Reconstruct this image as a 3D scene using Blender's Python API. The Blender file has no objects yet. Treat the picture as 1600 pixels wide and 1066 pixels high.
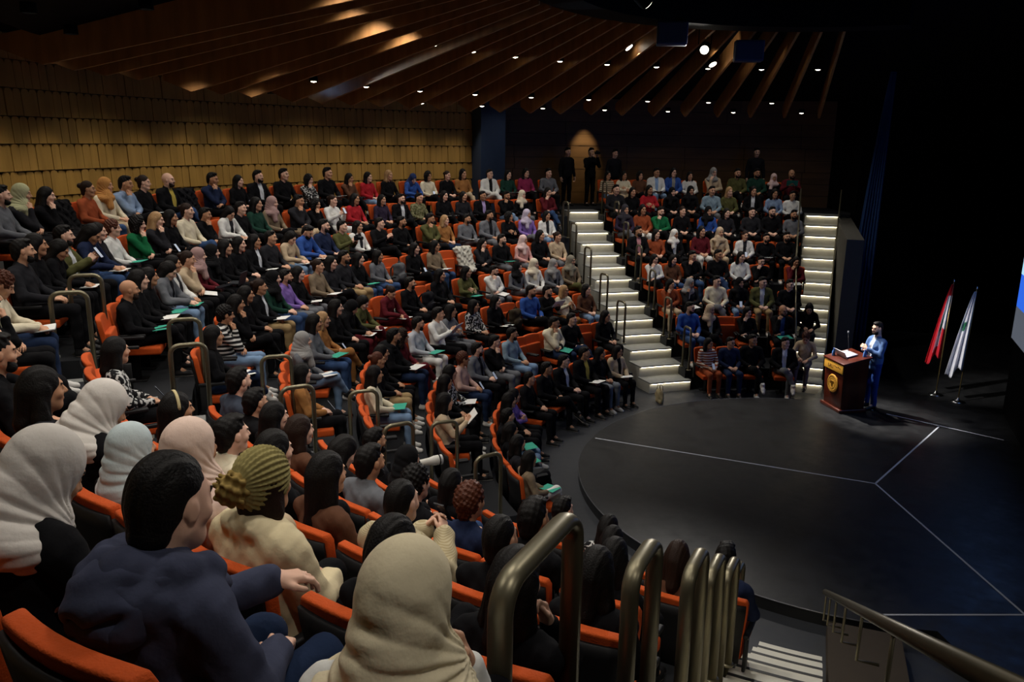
import bpy, math, random
import numpy as np
from mathutils import Vector, Matrix
# World frame: origin on the pit floor at the centre of the seating arcs, z up, metres.
SC = bpy.context.scene
COL = SC.collection
R = math.radians
RR, PR, RISE = 5.0913, .98537, .4709          # radius of row one, row pitch, rise per row
SX, SY, SR, SH = .2719, -.0875, 4.207, .16    # round stage: centre, radius, height
def cyl(r, th, z=0.): return Vector((r*math.cos(R(th)), r*math.sin(R(th)), z))
# ------------------------------------------------------------ camera
cam = bpy.data.objects.new('camera', bpy.data.cameras.new('camera'))
COL.objects.link(cam)
cam.data.sensor_width = 36.; cam.data.lens = 36*1274/1600
cam.data.clip_start = .05; cam.data.clip_end = 200
cam.matrix_world = (Matrix.Translation((-5.0437, -12.2165, 5.343)) @ Matrix.Rotation(math.pi/2-.2419, 4, 'X')
                    @ Matrix.Rotation(.0149, 4, 'Z'))
SC.camera = cam
# ------------------------------------------------------------ colour management and world
SC.view_settings.view_transform = 'Standard'; SC.view_settings.look = 'None'
SC.view_settings.gamma = 1; SC.view_settings.use_curve_mapping = False
SC.view_settings.exposure = -0.08
SC.cycles.use_denoising = True
SC.cycles.max_bounces = 5; SC.cycles.diffuse_bounces = 3; SC.cycles.glossy_bounces = 3
SC.cycles.sample_clamp_indirect = 3
W = bpy.data.worlds.new('world'); SC.world = W; W.use_nodes = True
W.node_tree.nodes['Background'].inputs[0].default_value = (.6, .75, 1, 1)
W.node_tree.nodes['Background'].inputs[1].default_value = .0006
# ------------------------------------------------------------ house lights
def light(name, kind, loc, target, energy, col, **kw):
    d = bpy.data.lights.new(name, kind); d.energy = energy; d.color = col
    for k, v in kw.items(): setattr(d, k, v)
    o = bpy.data.objects.new(name, d); COL.objects.link(o); o.location = loc
    dv = Vector(target)-Vector(loc)
    o.rotation_euler = dv.to_track_quat('-Z', 'Y').to_euler()
    return o
WARM = (1, .86, .68); NEUT = (1, .93, .84)
E_RING1, E_RING2, E_RING3 = 115, 52, 70
LAMPS = []                                    # downlights between the fins: (radius, azimuth, height)
for i in range(18):
    up = .34 if i > 8 else 0                      # towards the camera side the lamps sit deep between the fins
    LAMPS.append((7.35, 76.1+9.58*i, 6.98+up, E_RING1, R(112)))
    LAMPS.append((9.5, 81.1+9.58*i, 6.34+up, E_RING2, R(120)))
    LAMPS.append((10.5, 76.1+9.58*i, 6.14+up, E_RING2, R(120)))
for i in range(24): LAMPS.append((13.15, 119.5+4.8*i, 6.62, E_RING3, R(70)))
for i in range(16): LAMPS.append((12.0, 78+12.1*i, 6.94, 66, R(125)))
for r_, th, z, e, ang in LAMPS:
    p = cyl(r_, th, z-.06)
    far = .5 if th < 118 and r_ > 9 else 1.
    light('downlight_lamp', 'SPOT', p, p+Vector((0, 0, -1)), e*far, NEUT if r_ < 13 else WARM,
          spot_size=ang, spot_blend=.7, shadow_soft_size=.07)
# stage spotlights hang from the lighting ring; they also spill on the near audience
SPOTS = [((-.62, 6.9, 6.96), (1.9, 3.5, .9), 6500, (1, .95, .88), 19),
         ((-2.6, 6.0, 7.2), (2.1, 3.5, 1.2), 1600, (1, .97, .93), 17),
         ((-3.0, 1.0, 7.3), (3.9, 4.3, 1.4), 5200, (1, .94, .86), 13),
         ((2.4, -3.0, 7.3), (-2.0, 8.5, 1.8), 900, (1, .95, .88), 62),
         ((2.8, -2.0, 7.3), (-7.2, 2.0, 1.8), 1100, (1, .95, .88), 66),
         ((-1.22, 5.35, 7.16), (-5.2, -7.6, 3.0), 1500, (1, .95, .88), 62)]
for p, t, e, c, a in SPOTS:
    light('stage_spot_lamp', 'SPOT', p, t, e, c, spot_size=R(a), spot_blend=.8, shadow_soft_size=.12)
# added fin spill, then the warm wash on the dark panelled wall
light('added_fin_spill', 'SPOT', (-1.0, 5.9, 6.95), (-.22, 6.5, 7.3), 30, (1, .9, .75), spot_size=R(70), spot_blend=.6, shadow_soft_size=.04)  # added lamp without a fixture, puts the bright spill patch on one fin
light('wall_wash_lamp', 'SPOT', (-2.72, 13.55, 6.35), (-2.95, 14.6, 4.3), 150, (1, .80, .52), spot_size=R(42), spot_blend=.8, shadow_soft_size=.05)
light('projector_lamp', 'SPOT', (-9.42, 4.74, 6.26), (2.3, -.6, 5.6), 700, (.6, .8, 1), spot_size=R(34), spot_blend=.4, shadow_soft_size=.03)
# ------------------------------------------------------------ tags
def tag(o, label, cat, group=None):
    assert 4 <= len(label.replace(',', ' ').split()) <= 16, label
    o['label'] = label; o['category'] = cat
    if group: o['group'] = group
    return o
def empty(name, label, cat, loc=(0, 0, 0), rz=0., group=None):
    o = bpy.data.objects.new(name, None); COL.objects.link(o); o.location = loc; o.rotation_euler = (0, 0, rz)
    o.empty_display_size = .1
    return tag(o, label, cat, group)
def link(name, mesh, mats, parent=None):
    o = bpy.data.objects.new(name, mesh); COL.objects.link(o)
    if parent: o.parent = parent
    if mats is not None:
        if not isinstance(mats, (list, tuple)): mats = [mats]
        n = max(len(mats), len(mesh.materials))
        while len(mesh.materials) < n: mesh.materials.append(None)
        for i in range(n):
            o.material_slots[i].link = 'OBJECT'; o.material_slots[i].material = mats[min(i, len(mats)-1)]
    return o
def struct(name, mesh, mats):
    o = link(name, mesh, mats); o['kind'] = 'structure'; return o
# ------------------------------------------------------------ materials
MC = {}
def lin(h):
    h = h.lstrip('#'); f = lambda c: c/12.92 if c <= .04045 else ((c+.055)/1.055)**2.4
    return tuple(f(int(h[i:i+2], 16)/255) for i in (0, 2, 4))
def mat(name, col, rough=.8, kind='plain', col2=None, bump=0., scale=30., metal=0., emit=0., spec=.3, coat=0.):
    key = (name, col, kind, col2)
    if key in MC: return MC[key]
    m = bpy.data.materials.new(name); m.use_nodes = True; nt = m.node_tree; N = nt.nodes; L = nt.links
    b = N['Principled BSDF']; c = lin(col); b.inputs['Base Color'].default_value = (*c, 1)
    b.inputs['Roughness'].default_value = rough; b.inputs['Metallic'].default_value = metal
    b.inputs['Specular IOR Level'].default_value = spec; b.inputs['Coat Weight'].default_value = coat
    if emit:
        b.inputs['Emission Color'].default_value = (*c, 1); b.inputs['Emission Strength'].default_value = emit
    tc = N.new('ShaderNodeTexCoord')
    def noise(s, det=3., src='Object', rg=.5):
        n = N.new('ShaderNodeTexNoise'); n.inputs['Scale'].default_value = s; n.inputs['Detail'].default_value = det
        n.inputs['Roughness'].default_value = rg
        L.new(tc.outputs[src], n.inputs['Vector']); return n
    def ramp(src, stops, const=False):
        r = N.new('ShaderNodeValToRGB'); L.new(src, r.inputs[0]); e = r.color_ramp.elements
        if const: r.color_ramp.interpolation = 'CONSTANT'
        while len(e) < len(stops): e.new(.5)
        for k, (p, q) in enumerate(stops): e[k].position = p; e[k].color = (*q, 1)
        return r
    c2 = lin(col2) if col2 else tuple(x*.75 for x in c)
    if kind == 'plain' and not emit:
        n = noise(scale*.25); r = ramp(n.outputs[0], [(.3, tuple(x*.94 for x in c)), (.7, tuple(min(1, x*1.04) for x in c))])
        L.new(r.outputs[0], b.inputs['Base Color'])
    elif kind == 'stripe':                       # horizontal knitted stripes
        w = N.new('ShaderNodeTexWave'); w.bands_direction = 'Z'; w.inputs['Scale'].default_value = scale
        w.inputs['Distortion'].default_value = .6
        L.new(tc.outputs['Object'], w.inputs['Vector'])
        r = ramp(w.outputs[0], [(0, c), (.62, c2)], True); L.new(r.outputs[0], b.inputs['Base Color'])
    elif kind == 'print':                        # blotchy two-tone print
        n = noise(scale, 1.); r = ramp(n.outputs[0], [(0, c), (.53, c2)], True); L.new(r.outputs[0], b.inputs['Base Color'])
    elif kind == 'plaid':
        r1 = None
        for ax in ('Y', 'Z'):
            w = N.new('ShaderNodeTexWave'); w.bands_direction = ax; w.inputs['Scale'].default_value = scale
            L.new(tc.outputs['Object'], w.inputs['Vector'])
            if r1 is None: r1 = w
            else:
                a = N.new('ShaderNodeMath'); a.operation = 'ADD'; L.new(r1.outputs[1], a.inputs[0]); L.new(w.outputs[1], a.inputs[1])
                r = ramp(a.outputs[0], [(0, c), (.45, c2), (.8, lin('#d8dce0'))]); L.new(r.outputs[0], b.inputs['Base Color'])
    elif kind == 'wood':
        mp = N.new('ShaderNodeMapping'); mp.inputs['Scale'].default_value = (1, 1, .12) if bump >= 0 else (.15, .15, 1)
        L.new(tc.outputs['Object'], mp.inputs[0])
        n = N.new('ShaderNodeTexNoise'); n.inputs['Scale'].default_value = scale; n.inputs['Detail'].default_value = 5
        L.new(mp.outputs[0], n.inputs['Vector'])
        r = ramp(n.outputs[0], [(.3, c2), (.7, c)]); L.new(r.outputs[0], b.inputs['Base Color'])
    elif kind == 'floor':
        n = noise(scale, 6., rg=.65); r = ramp(n.outputs[0], [(.3, c2), (.72, c)]); L.new(r.outputs[0], b.inputs['Base Color'])
        rr = ramp(n.outputs[0], [(.3, (rough-.1,)*3), (.7, (rough+.12,)*3)]); L.new(rr.outputs[0], b.inputs['Roughness'])
    if bump > 0:
        n = noise(scale, 4.); bp = N.new('ShaderNodeBump'); bp.inputs['Strength'].default_value = bump
        bp.inputs['Distance'].default_value = .02; L.new(n.outputs[0], bp.inputs['Height']); L.new(bp.outputs[0], b.inputs['Normal'])
    MC[key] = m; return m
def cloth(col, **k): return mat('cloth_'+col.strip('#'), col, .92, bump=.35, scale=14., spec=.12, **k)
# ------------------------------------------------------------ mesh helpers
def mesh(name, V, F, smooth=False, mi=None, auto=None):
    me = bpy.data.meshes.new(name); me.from_pydata([tuple(v) for v in V], [], [tuple(f) for f in F])
    if smooth: me.polygons.foreach_set('use_smooth', [True]*len(me.polygons))
    if mi is not None:
        for k in range(max(mi)+1): me.materials.append(None)
        me.polygons.foreach_set('material_index', mi)
    me.update(); return me
class MB:
    def __init__(s): s.V = []; s.F = []; s.M = []
    def add(s, V, F, m=0, M=None):
        o = len(s.V)
        s.V += [(M @ Vector(v)) if M else Vector(v) for v in V]; s.F += [tuple(o+i for i in f) for f in F]; s.M += [m]*len(F)
    def box(s, a, b, m=0, M=None):
        x0, y0, z0 = a; x1, y1, z1 = b
        V = [(x0,y0,z0),(x1,y0,z0),(x1,y1,z0),(x0,y1,z0),(x0,y0,z1),(x1,y0,z1),(x1,y1,z1),(x0,y1,z1)]
        s.add(V, [(0,3,2,1),(4,5,6,7),(0,1,5,4),(1,2,6,5),(2,3,7,6),(3,0,4,7)], m, M)
    def tube(s, P, r, n=10, m=0, M=None, ry=None, cap=True):
        P = [Vector(p) for p in P]; V = []; F = []; up0 = None
        for i, p in enumerate(P):
            d = (P[min(i+1, len(P)-1)]-P[max(i-1, 0)]).normalized()
            if up0 is None: up0 = Vector((0, 0, 1)) if abs(d.z) < .9 else Vector((1, 0, 0))
            if ry is not None and isinstance(ry, tuple): a = Vector(ry[0]); rb = ry[1]
            else: a = d.cross(up0).normalized(); rb = r
            if ry is None: up0 = a.cross(d).normalized()
            a = (a-d*a.dot(d)).normalized(); c = d.cross(a).normalized()
            rr = r[i] if isinstance(r, (list, tuple)) else r
            rb2 = rb if ry is not None else rr
            for k in range(n):
                t = 2*math.pi*k/n; V.append(p+a*math.cos(t)*rb2+c*math.sin(t)*rr)
        for i in range(len(P)-1):
            for k in range(n):
                F.append((i*n+k, i*n+(k+1) % n, (i+1)*n+(k+1) % n, (i+1)*n+k))
        if cap: F.append(tuple(range(n-1, -1, -1))); F.append(tuple((len(P)-1)*n+k for k in range(n)))
        s.add(V, F, m, M)
    def lathe(s, prof, n=24, m=0, M=None):
        V = []; F = []
        for r_, z in prof:
            for k in range(n):
                t = 2*math.pi*k/n; V.append((r_*math.cos(t), r_*math.sin(t), z))
        for i in range(len(prof)-1):
            for k in range(n): F.append((i*n+k, i*n+(k+1) % n, (i+1)*n+(k+1) % n, (i+1)*n+k))
        F.append(tuple(range(n-1, -1, -1))); F.append(tuple((len(prof)-1)*n+k for k in range(n)))
        s.add(V, F, m, M)
    def done(s, name, smooth=False):
        return mesh(name, s.V, s.F, smooth, s.M if max(s.M) else None)
def bevelled(me, w=.01, seg=2, smooth=True):
    import bmesh
    bm = bmesh.new(); bm.from_mesh(me)
    bmesh.ops.bevel(bm, geom=[e for e in bm.edges if e.calc_face_angle(0) > .5], offset=w, segments=seg, profile=.6, affect='EDGES', clamp_overlap=True)
    bm.to_mesh(me); bm.free()
    if smooth: me.polygons.foreach_set('use_smooth', [True]*len(me.polygons))
    return me
# ------------------------------------------------------------ implicit surfaces (bodies, cloth, hair)
class Field:
    def __init__(s, lo, hi, res):
        s.res = res; s.lo = np.array(lo, float); n = np.ceil((np.array(hi)-s.lo)/res).astype(int)+1; s.n = n
        s.ax = [s.lo[i]+res*np.arange(n[i]) for i in range(3)]
        s.D = np.full(n, .5, np.float32)
    def sub_box(s, lo, hi, pad):
        sl = []
        for i in range(3):
            a = int(max(0, math.floor((lo[i]-pad-s.lo[i])/s.res))); b = int(min(s.n[i], math.ceil((hi[i]+pad-s.lo[i])/s.res)+1))
            if a >= b: return None
            sl.append(slice(a, b))
        return tuple(sl)
    def pts(s, sl): return np.meshgrid(*[s.ax[i][sl[i]] for i in range(3)], indexing='ij')
    def comb(s, sl, d, k, neg):
        A = s.D[sl]; d = d.astype(np.float32)
        if neg: A = -A
        if k > 0:
            h = np.maximum(k-np.abs(A-d), 0)/k; r = np.minimum(A, d)-h*h*k*.25
        else: r = np.minimum(A, d)
        s.D[sl] = -r if neg else r
    def cap(s, a, b, ra, rb, k=.03, neg=False):
        a = np.array(a, float); b = np.array(b, float); m = max(ra, rb)
        sl = s.sub_box(np.minimum(a, b)-m, np.maximum(a, b)+m, .05+k)
        if sl is None: return s
        X, Y, Z = s.pts(sl); ba = b-a; l2 = ba @ ba+1e-9
        h = np.clip(((X-a[0])*ba[0]+(Y-a[1])*ba[1]+(Z-a[2])*ba[2])/l2, 0, 1)
        d = np.sqrt((X-a[0]-h*ba[0])**2+(Y-a[1]-h*ba[1])**2+(Z-a[2]-h*ba[2])**2)-(ra+(rb-ra)*h)
        s.comb(sl, d, k, neg); return s
    def ell(s, c, r, k=.03, neg=False, M=None):
        c = np.array(c, float); r = np.array(r, float); m = r.max()
        sl = s.sub_box(c-m, c+m, .05+k)
        if sl is None: return s
        X, Y, Z = s.pts(sl); P = [X-c[0], Y-c[1], Z-c[2]]
        if M is not None:
            P = [sum(M[j][i]*P[j] for j in range(3)) for i in range(3)]
        k0 = np.sqrt(sum((P[i]/r[i])**2 for i in range(3))); k1 = np.sqrt(sum((P[i]/r[i]**2)**2 for i in range(3)))+1e-9
        s.comb(sl, np.where(k0 < 1e-4, -m, k0*(k0-1)/k1), k, neg); return s
    def plane(s, n, off, k=0.):                  # keep the side where n.p < off
        n = np.array(n, float); sl = (slice(None),)*3; X, Y, Z = s.pts(sl)
        d = -(X*n[0]+Y*n[1]+Z*n[2]-off)          # solid to remove: n.p > off
        s.comb(sl, d, k, True); return s
    def ripple(s, amp, freqs):
        X, Y, Z = s.pts((slice(None),)*3)
        for (fx, fy, fz, ph) in freqs: s.D += (amp*np.sin(X*fx+Y*fy+Z*fz+ph)).astype(np.float32)
        return s
    def net(s):
        D = s.D; n = s.n; I = D < 0
        c = np.zeros((n[0]-1, n[1]-1, n[2]-1), int)
        for dx in (0, 1):
            for dy in (0, 1):
                for dz in (0, 1): c += I[dx:n[0]-1+dx, dy:n[1]-1+dy, dz:n[2]-1+dz]
        cells = np.argwhere((c > 0) & (c < 8)); idx = -np.ones(c.shape, int); idx[tuple(cells.T)] = np.arange(len(cells))
        acc = np.zeros((len(cells), 3)); cnt = np.zeros(len(cells))
        off = [(x, y, z) for x in (0, 1) for y in (0, 1) for z in (0, 1)]
        for a in off:
            for ax in range(3):
                if a[ax]: continue
                b = list(a); b[ax] = 1
                va = D[tuple((cells+a).T)]; vb = D[tuple((cells+b).T)]; m = (va < 0) != (vb < 0)
                t = va[m]/(va[m]-vb[m]); p = np.tile(np.array(a, float), (m.sum(), 1)); p[:, ax] += t
                acc[m] += p; cnt[m] += 1
        V = s.lo+(cells+acc/cnt[:, None])*s.res
        F = []
        for ax in range(3):
            u, w = [(1, 2), (2, 0), (0, 1)][ax]
            A = [slice(None)]*3; B = [slice(None)]*3; A[ax] = slice(0, -1); B[ax] = slice(1, None)
            ch = I[tuple(A)] != I[tuple(B)]; e = np.argwhere(ch)
            e = e[(e[:, u] > 0) & (e[:, w] > 0) & (e[:, u] < n[u]-1) & (e[:, w] < n[w]-1)]
            ins = I[tuple(e.T)]
            def g(du, dw):
                q = e.copy(); q[:, u] -= du; q[:, w] -= dw; return idx[tuple(q.T)]
            q = np.stack([g(1, 1), g(0, 1), g(0, 0), g(1, 0)], 1)
            q[~ins] = q[~ins][:, ::-1]; F.append(q)
        return V, np.concatenate(F)
def netmesh(name, V, F, mi=None):
    me = bpy.data.meshes.new(name); me.vertices.add(len(V)); me.vertices.foreach_set('co', np.asarray(V, np.float32).ravel())
    me.loops.add(len(F)*4); me.loops.foreach_set('vertex_index', F.ravel().astype(np.int32))
    me.polygons.add(len(F)); me.polygons.foreach_set('loop_start', np.arange(0, len(F)*4, 4, dtype=np.int32))
    me.polygons.foreach_set('use_smooth', np.ones(len(F), bool))
    n = 1 if mi is None else int(mi.max())+1
    for k in range(n): me.materials.append(None)
    if mi is not None: me.polygons.foreach_set('material_index', mi.astype(np.int32))
    me.update(calc_edges=True); me.validate(); return me

# ============================================================ room
CARPET = mat('carpet_charcoal', '#24262a', .95, 'floor', '#17181b', scale=40.)
PITM = mat('pit_vinyl_grey', '#34373c', .55, 'floor', '#2a2c31', scale=6.)
STAGEM = mat('stage_black_vinyl', '#17181a', .46, 'floor', '#121315', scale=3.5, spec=.4)
BLACK = mat('matte_black', '#08080a', .9, spec=.1); DARKW = mat('dark_wall', '#0c0c0f', .85, spec=.15)
def ring(name, r0, r1, a0, a1, z0, z1, n=48, cx=0., cy=0.):
    V = []; F = []
    for i in range(n+1):
        t = R(a0+(a1-a0)*i/n)
        for r_ in (r0, r1):
            for z in (z0, z1): V.append((cx+r_*math.cos(t), cy+r_*math.sin(t), z))
    for i in range(n):
        a = i*4; b = a+4
        F += [(a+1, a+3, b+3, b+1), (a, b, b+2, a+2), (a, a+1, b+1, b), (a+2, b+2, b+3, a+3)]
    F += [(0, 2, 3, 1), (n*4, n*4+1, n*4+3, n*4+2)]
    return V, F
def slab(name, poly, z0, z1, m, kind=None):
    n = len(poly); V = [(x, y, z0) for x, y in poly]+[(x, y, z1) for x, y in poly]
    F = [tuple(range(n-1, -1, -1)), tuple(range(n, 2*n))]+[(i, (i+1) % n, n+(i+1) % n, n+i) for i in range(n)]
    return struct(name, mesh(name, V, F), m)
# pit floor
slab('floor', [(-16, -16), (16, -16), (16, 16), (-16, 16)], -.2, 0, PITM)
# terraces of the three seating blocks
CXE = {1: (101.0, 117), 2: (102.4, 117), 3: (102.9, 116), 4: (103.1, 115), 5: (103.4, 114.0), 6: (103.3, 112.8), 7: (103, 110.4), 8: (102.6, 108.4)}
AXE = {8: (197, 202), 7: (197.6, 203.5), 6: (199.6, 206.5), 5: (200.8, 209), 4: (201.6, 211.5), 3: (202.5, 213.5), 2: (203.5, 216), 1: (206, 220)}
mb = MB()
for k in range(2, 9):
    r0 = RR+(k-1)*PR-.70; r1 = r0+PR if k < 8 else 14.2; z = (k-1)*RISE
    for a0, a1, kk in ((74.6, CXE[k][0]+.3, 1), (CXE[k][1]-.3, AXE[k][0]+.4, 1), (AXE[k][1]-.4, 242.9 if k < 5 else 243.9, 3)):
        if k < kk: continue
        V, F = ring('t', r0, r1, a0, a1, 0, z, max(8, int((a1-a0)/2))); mb.add(V, F)
struct('floor_terraces', mb.done('terraces'), CARPET)
# upper walkway behind the last row on the far side
V, F = ring('w', 12.3, 15.6, 68, 112, 3.0, 3.40, 30); struct('floor_walkway', mesh('walkway', V, F), CARPET)
# stage: round thrust joined to the black box behind it
pts = [(SX+SR*math.cos(R(a)), SY+SR*math.sin(R(a))) for a in np.linspace(78, 262, 80)]
pts += [(.2, -9.5), (12, -9.5), (12, 10.5), (5.2, 10.5), (2.3, 5.6)]
slab('floor_stage', pts, 0.0, SH, [STAGEM])
mb = MB(); P = [(SX+(SR+.006)*math.cos(R(a)), SY+(SR+.006)*math.sin(R(a)), SH-.004) for a in np.linspace(80, 259, 90)]
mb.tube(P, .009, 6); struct('trim_1', mb.done('stage_edge', True), mat('edge_metal', '#6a6c70', .35, metal=.8))
def tape(a, b, w=.028):
    a = Vector((*a, SH)); b = Vector((*b, SH)); d = (b-a).normalized(); n = Vector((-d.y, d.x, 0))*w/2
    V = [a-n, b-n, b+n, a+n]; V = [v+Vector((0, 0, .0015)) for v in V]+[v+Vector((0, 0, .0035)) for v in V]
    return mesh('tape', V, [(0, 1, 2, 3), (4, 5, 6, 7), (0, 1, 5, 4), (1, 2, 6, 5), (2, 3, 7, 6), (3, 0, 4, 7)])
TAPE = mat('tape_white', '#b9bdc4', .7)
for a, b, lb in [((-3.52, 1.59), (.72, -.25), 'long white tape line from left stage edge to stage centre'), ((.72, -.25), (3.1, 2.48), 'white tape line from stage centre towards the flags'),
                 ((.72, -.25), (.86, -3.89), 'white tape line from stage centre down to the near right corner'), ((-.81, -3.95), (2.6, -3.86), 'horizontal white tape line near the bottom right handrail'),
                 ((2.0, 3.72), (2.25, 3.42), 'short white tape piece between lectern and speaker'), ((2.42, 3.2), (3.94, 1.8), 'white tape line from the speaker towards the screen wall')]:
    tag(link('floor_tape', tape(a, b), TAPE), lb, 'tape', 'white tape on the stage')
# stairs ------------------------------------------------------------
TREAD = mat('stair_tread', '#8d8f8c', .7, 'floor', '#757774', scale=8.); RISER = mat('stair_riser', '#b4b2a6', .6)
STRIP = mat('step_light_glow', '#fff0d2', .5, emit=1.0)
STRIP.node_tree.nodes['Principled BSDF'].inputs['Emission Strength'].default_value = 12.
NOSE = mat('nosing_dark', '#2c2d2e', .5)
def lerp(T, r):
    for (r0, a0), (r1, a1) in zip(T[:-1], T[1:]):
        if r <= r1: return a0+(a1-a0)*(r-r0)/(r1-r0)
    return T[-1][1]
def stairs(label, lo, hi, n, lit=True, tm=None, r1=5.238, g=.4985, h=.2425, zb=0., skip=0):
    root = empty('aisle_stairs', label, 'stairs')
    for i in range(1+skip, n+1):
        ra = r1+g*(i-1); rb = ra+g if i < n else ra+g*1.6; z0 = zb+h*(i-1); z1 = zb+h*i
        V, F = ring('s', ra, rb, lerp(lo, ra), lerp(hi, ra), 0 if i < 3 else z0-.35, z1-.03, 6)
        link('step', mesh('step', V, F), RISER, root)
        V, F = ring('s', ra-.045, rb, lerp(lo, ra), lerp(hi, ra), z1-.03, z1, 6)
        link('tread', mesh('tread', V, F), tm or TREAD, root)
        if tm:
            b = MB()
            for q0 in (.03, .14, .25): V, F = ring('s', ra+q0, ra+q0+.035, lerp(lo, ra), lerp(hi, ra), z1, z1+.003, 6); b.add(V, F)
            link('grip_strips', b.done('grip'), NOSE, root)
        if lit:
            V, F = ring('s', ra-.038, ra-.022, lerp(lo, ra)+.25, lerp(hi, ra)-.25, z1-.037, z1-.0305, 4)
            link('step_light', mesh('step_light', V, F), STRIP, root)
    return root
CL = [(4.9, 113), (5.84, 112.4), (7.3, 111.4), (9.5, 109), (11.9, 107.2), (13, 107)]; CR_ = [(4.9, 101.6), (5.2, 101.8), (7.28, 103.2), (9.66, 103.1), (12.3, 102.7), (13.5, 102.7)]
stairs('wide central stairs with white lit risers between middle and right seating', CR_, CL, 14)
stairs('narrow stairs with white lit risers at the far right edge', [(5, 70.2), (7, 69.9), (9, 69.6), (11.5, 69.3), (13, 69.2)], [(5, 77.5), (7, 75.6), (9, 74.6), (11.5, 73.9), (13, 73.6)], 14)
stairs('dim carpeted stairs between near and middle seating blocks', [(5, 206), (6.1, 203.5), (7.06, 202.5), (8.05, 201.6), (9, 200.8), (10, 199.6), (11, 197.6), (13, 197)],
       [(5, 219), (6.1, 216), (7.06, 213.5), (8.05, 211.5), (9, 209), (10, 206.5), (11, 203.5), (13, 202)], 14, lit=False)
stairs('near stairs with striped lit treads below the foreground handrails', [(5, 242.6), (7, 243.2), (13, 244.2)], [(5, 249.6), (8, 248.6), (13, 248.2)], 10, tm=mat('tread_strip_lit', '#d4d2c6', .6))  # tread colour lightened to stand in for glow from the step strips
V, F = ring('w', 10.7, 14.5, 243.4, 262, 2.0, 2.43, 8)
# golden panelled wall on the left, curved behind the last row
RW = 13.95
GOLD = mat('panel_oak', '#b08a46', .6, 'wood', '#957338', scale=5.)
mb = MB(); V, F = ring('w', RW+.06, RW+.25, 116.5, 262, 3.0, 7.2, 90); mb.add(V, F, 1)
pr = random.Random(3)
tiers = [3.2, 3.74, 4.21, 4.68, 5.15, 5.62, 6.09, 6.56, 7.0]
da = math.degrees(.19/RW)
for ti in range(len(tiers)-1):
    z0, z1 = tiers[ti], tiers[ti+1]; a = 116.6+(ti % 2)*da/2
    while a < 236:
        j = pr.uniform(0, .022); c = cyl(RW, a+da/2); u = Vector((-math.sin(R(a+da/2)), math.cos(R(a+da/2)), 0)); nrm = -Vector((c.x, c.y, 0)).normalized()
        w = .19/2-.004; pf = [(-w, z0+.006), (w, z0+.006), (w, z1-.07), (w*.78, z1-.02), (w*.35, z1-.004), (-w*.35, z1-.004), (-w*.78, z1-.02), (-w, z1-.07)]
        A = [c+u*x+nrm*(.012+j+.02*(1-(z-z0)/(z1-z0)))+Vector((0, 0, z)) for x, z in pf]; B = [c+u*x-nrm*.05+Vector((0, 0, z)) for x, z in pf]
        mb.add(A+B, [tuple(range(8))]+[(i, i+8, (i+1) % 8+8, (i+1) % 8) for i in range(8)]); a += da
struct('wall_left', mb.done('panelled_wall'), [GOLD, mat('panel_backing', '#221c10', .9)])
# blue-grey pier, then the dark panelled wall
PIER = mat('pier_blue_grey', '#2c3c56', .7)
V, F = ring('p', 13.3, 14.2, 113.6, 116.9, 3.0, 6.9, 6); struct('trim_2', mesh('pier', V, F), PIER)
mb = MB(); V, F = ring('w', 14.62, 14.9, 66, 116, 3.2, 7.0, 50); mb.add(V, F, 1)
for z0 in np.arange(3.4, 6.6, .36):
    a = 66+pr.uniform(0, 3)
    while a < 115:
        w = 7.3; V, F = ring('w', 14.56+pr.uniform(0, .015), 14.63, a, min(115.4, a+w-.05), z0, z0+.35, 10); mb.add(V, F); a += w
struct('wall_back', mb.done('dark_panels'), [mat('panel_dark_walnut', '#6e5232', .5, 'wood', '#584024', scale=5., bump=-1), BLACK])
# right side: pillar beside the stairs, black masking walls round the stage
slab('wall_right', [(2.37, 5.95), (2.72, 5.85), (4.75, 11.7), (4.40, 11.85)], 0, 3.3, [mat('pillar_grey', '#46443e', .8)])
slab('wall_stage_far', [(4.9, 11.8), (13, 9.5), (13, 10), (5.2, 14.8), (4.75, 14.8)], 0, 10, [BLACK])
slab('wall_stage_back', [(9.5, 11), (12, -9.5), (12.3, -9.5), (10, 11)], 0, 10, [BLACK])
slab('wall_near', [(1.2, -9.6), (12.3, -9.6), (12.3, -9.9), (1.2, -9.9)], 0, 10, [BLACK])
slab('wall_camera_side', [(-4.4, -14.2), (1.4, -9.5), (1.4, -9.8), (-4.2, -14.6)], 0, 10, [DARKW])
V, F = ring('w', 14.2, 14.4, 236, 262, 0, 8, 12); struct('wall_behind_camera', mesh('w', V, F), DARKW)
# ceiling: dark cone above the fins
n = 72; V = []; F = []
for r_, z in ((0., 9.7), (4.5, 8.35), (11., 6.5), (11.05, 7.05), (17., 7.05)):
    for i in range(n):
        p = cyl(r_, 360*i/n); V.append((p.x, p.y, z))
for j in range(4):
    for i in range(n): F.append((j*n+i, j*n+(i+1) % n, (j+1)*n+(i+1) % n, (j+1)*n+i))
struct('ceiling', mesh('ceiling', V, F), BLACK)
FIN = mat('fin_oak', '#93693f', .45, 'wood', '#74502c', scale=6.)
def fin_mesh(Ro=10.35, zo=6.0):
    # profile in the vertical plane, length along +x from the outer to the inner end
    t = .028; pr_ = [(Ro, zo), (5.15, 7.516), (5.15, 7.94), (Ro+.5, zo+.33), (Ro+.5, zo+.18)]
    V = [(r_, s*t, z) for s in (-1, 1) for r_, z in pr_]; m = len(pr_)
    return bevelled(mesh('fin', V, [tuple(range(m-1, -1, -1)), tuple(range(m, 2*m))]+[(i, (i+1) % m, m+(i+1) % m, m+i) for i in range(m)]), .004, 1, False)
FM = [fin_mesh(), fin_mesh(10.6, 6.04), fin_mesh(11.0, 6.16), fin_mesh(13.2, 6.42)]
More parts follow.
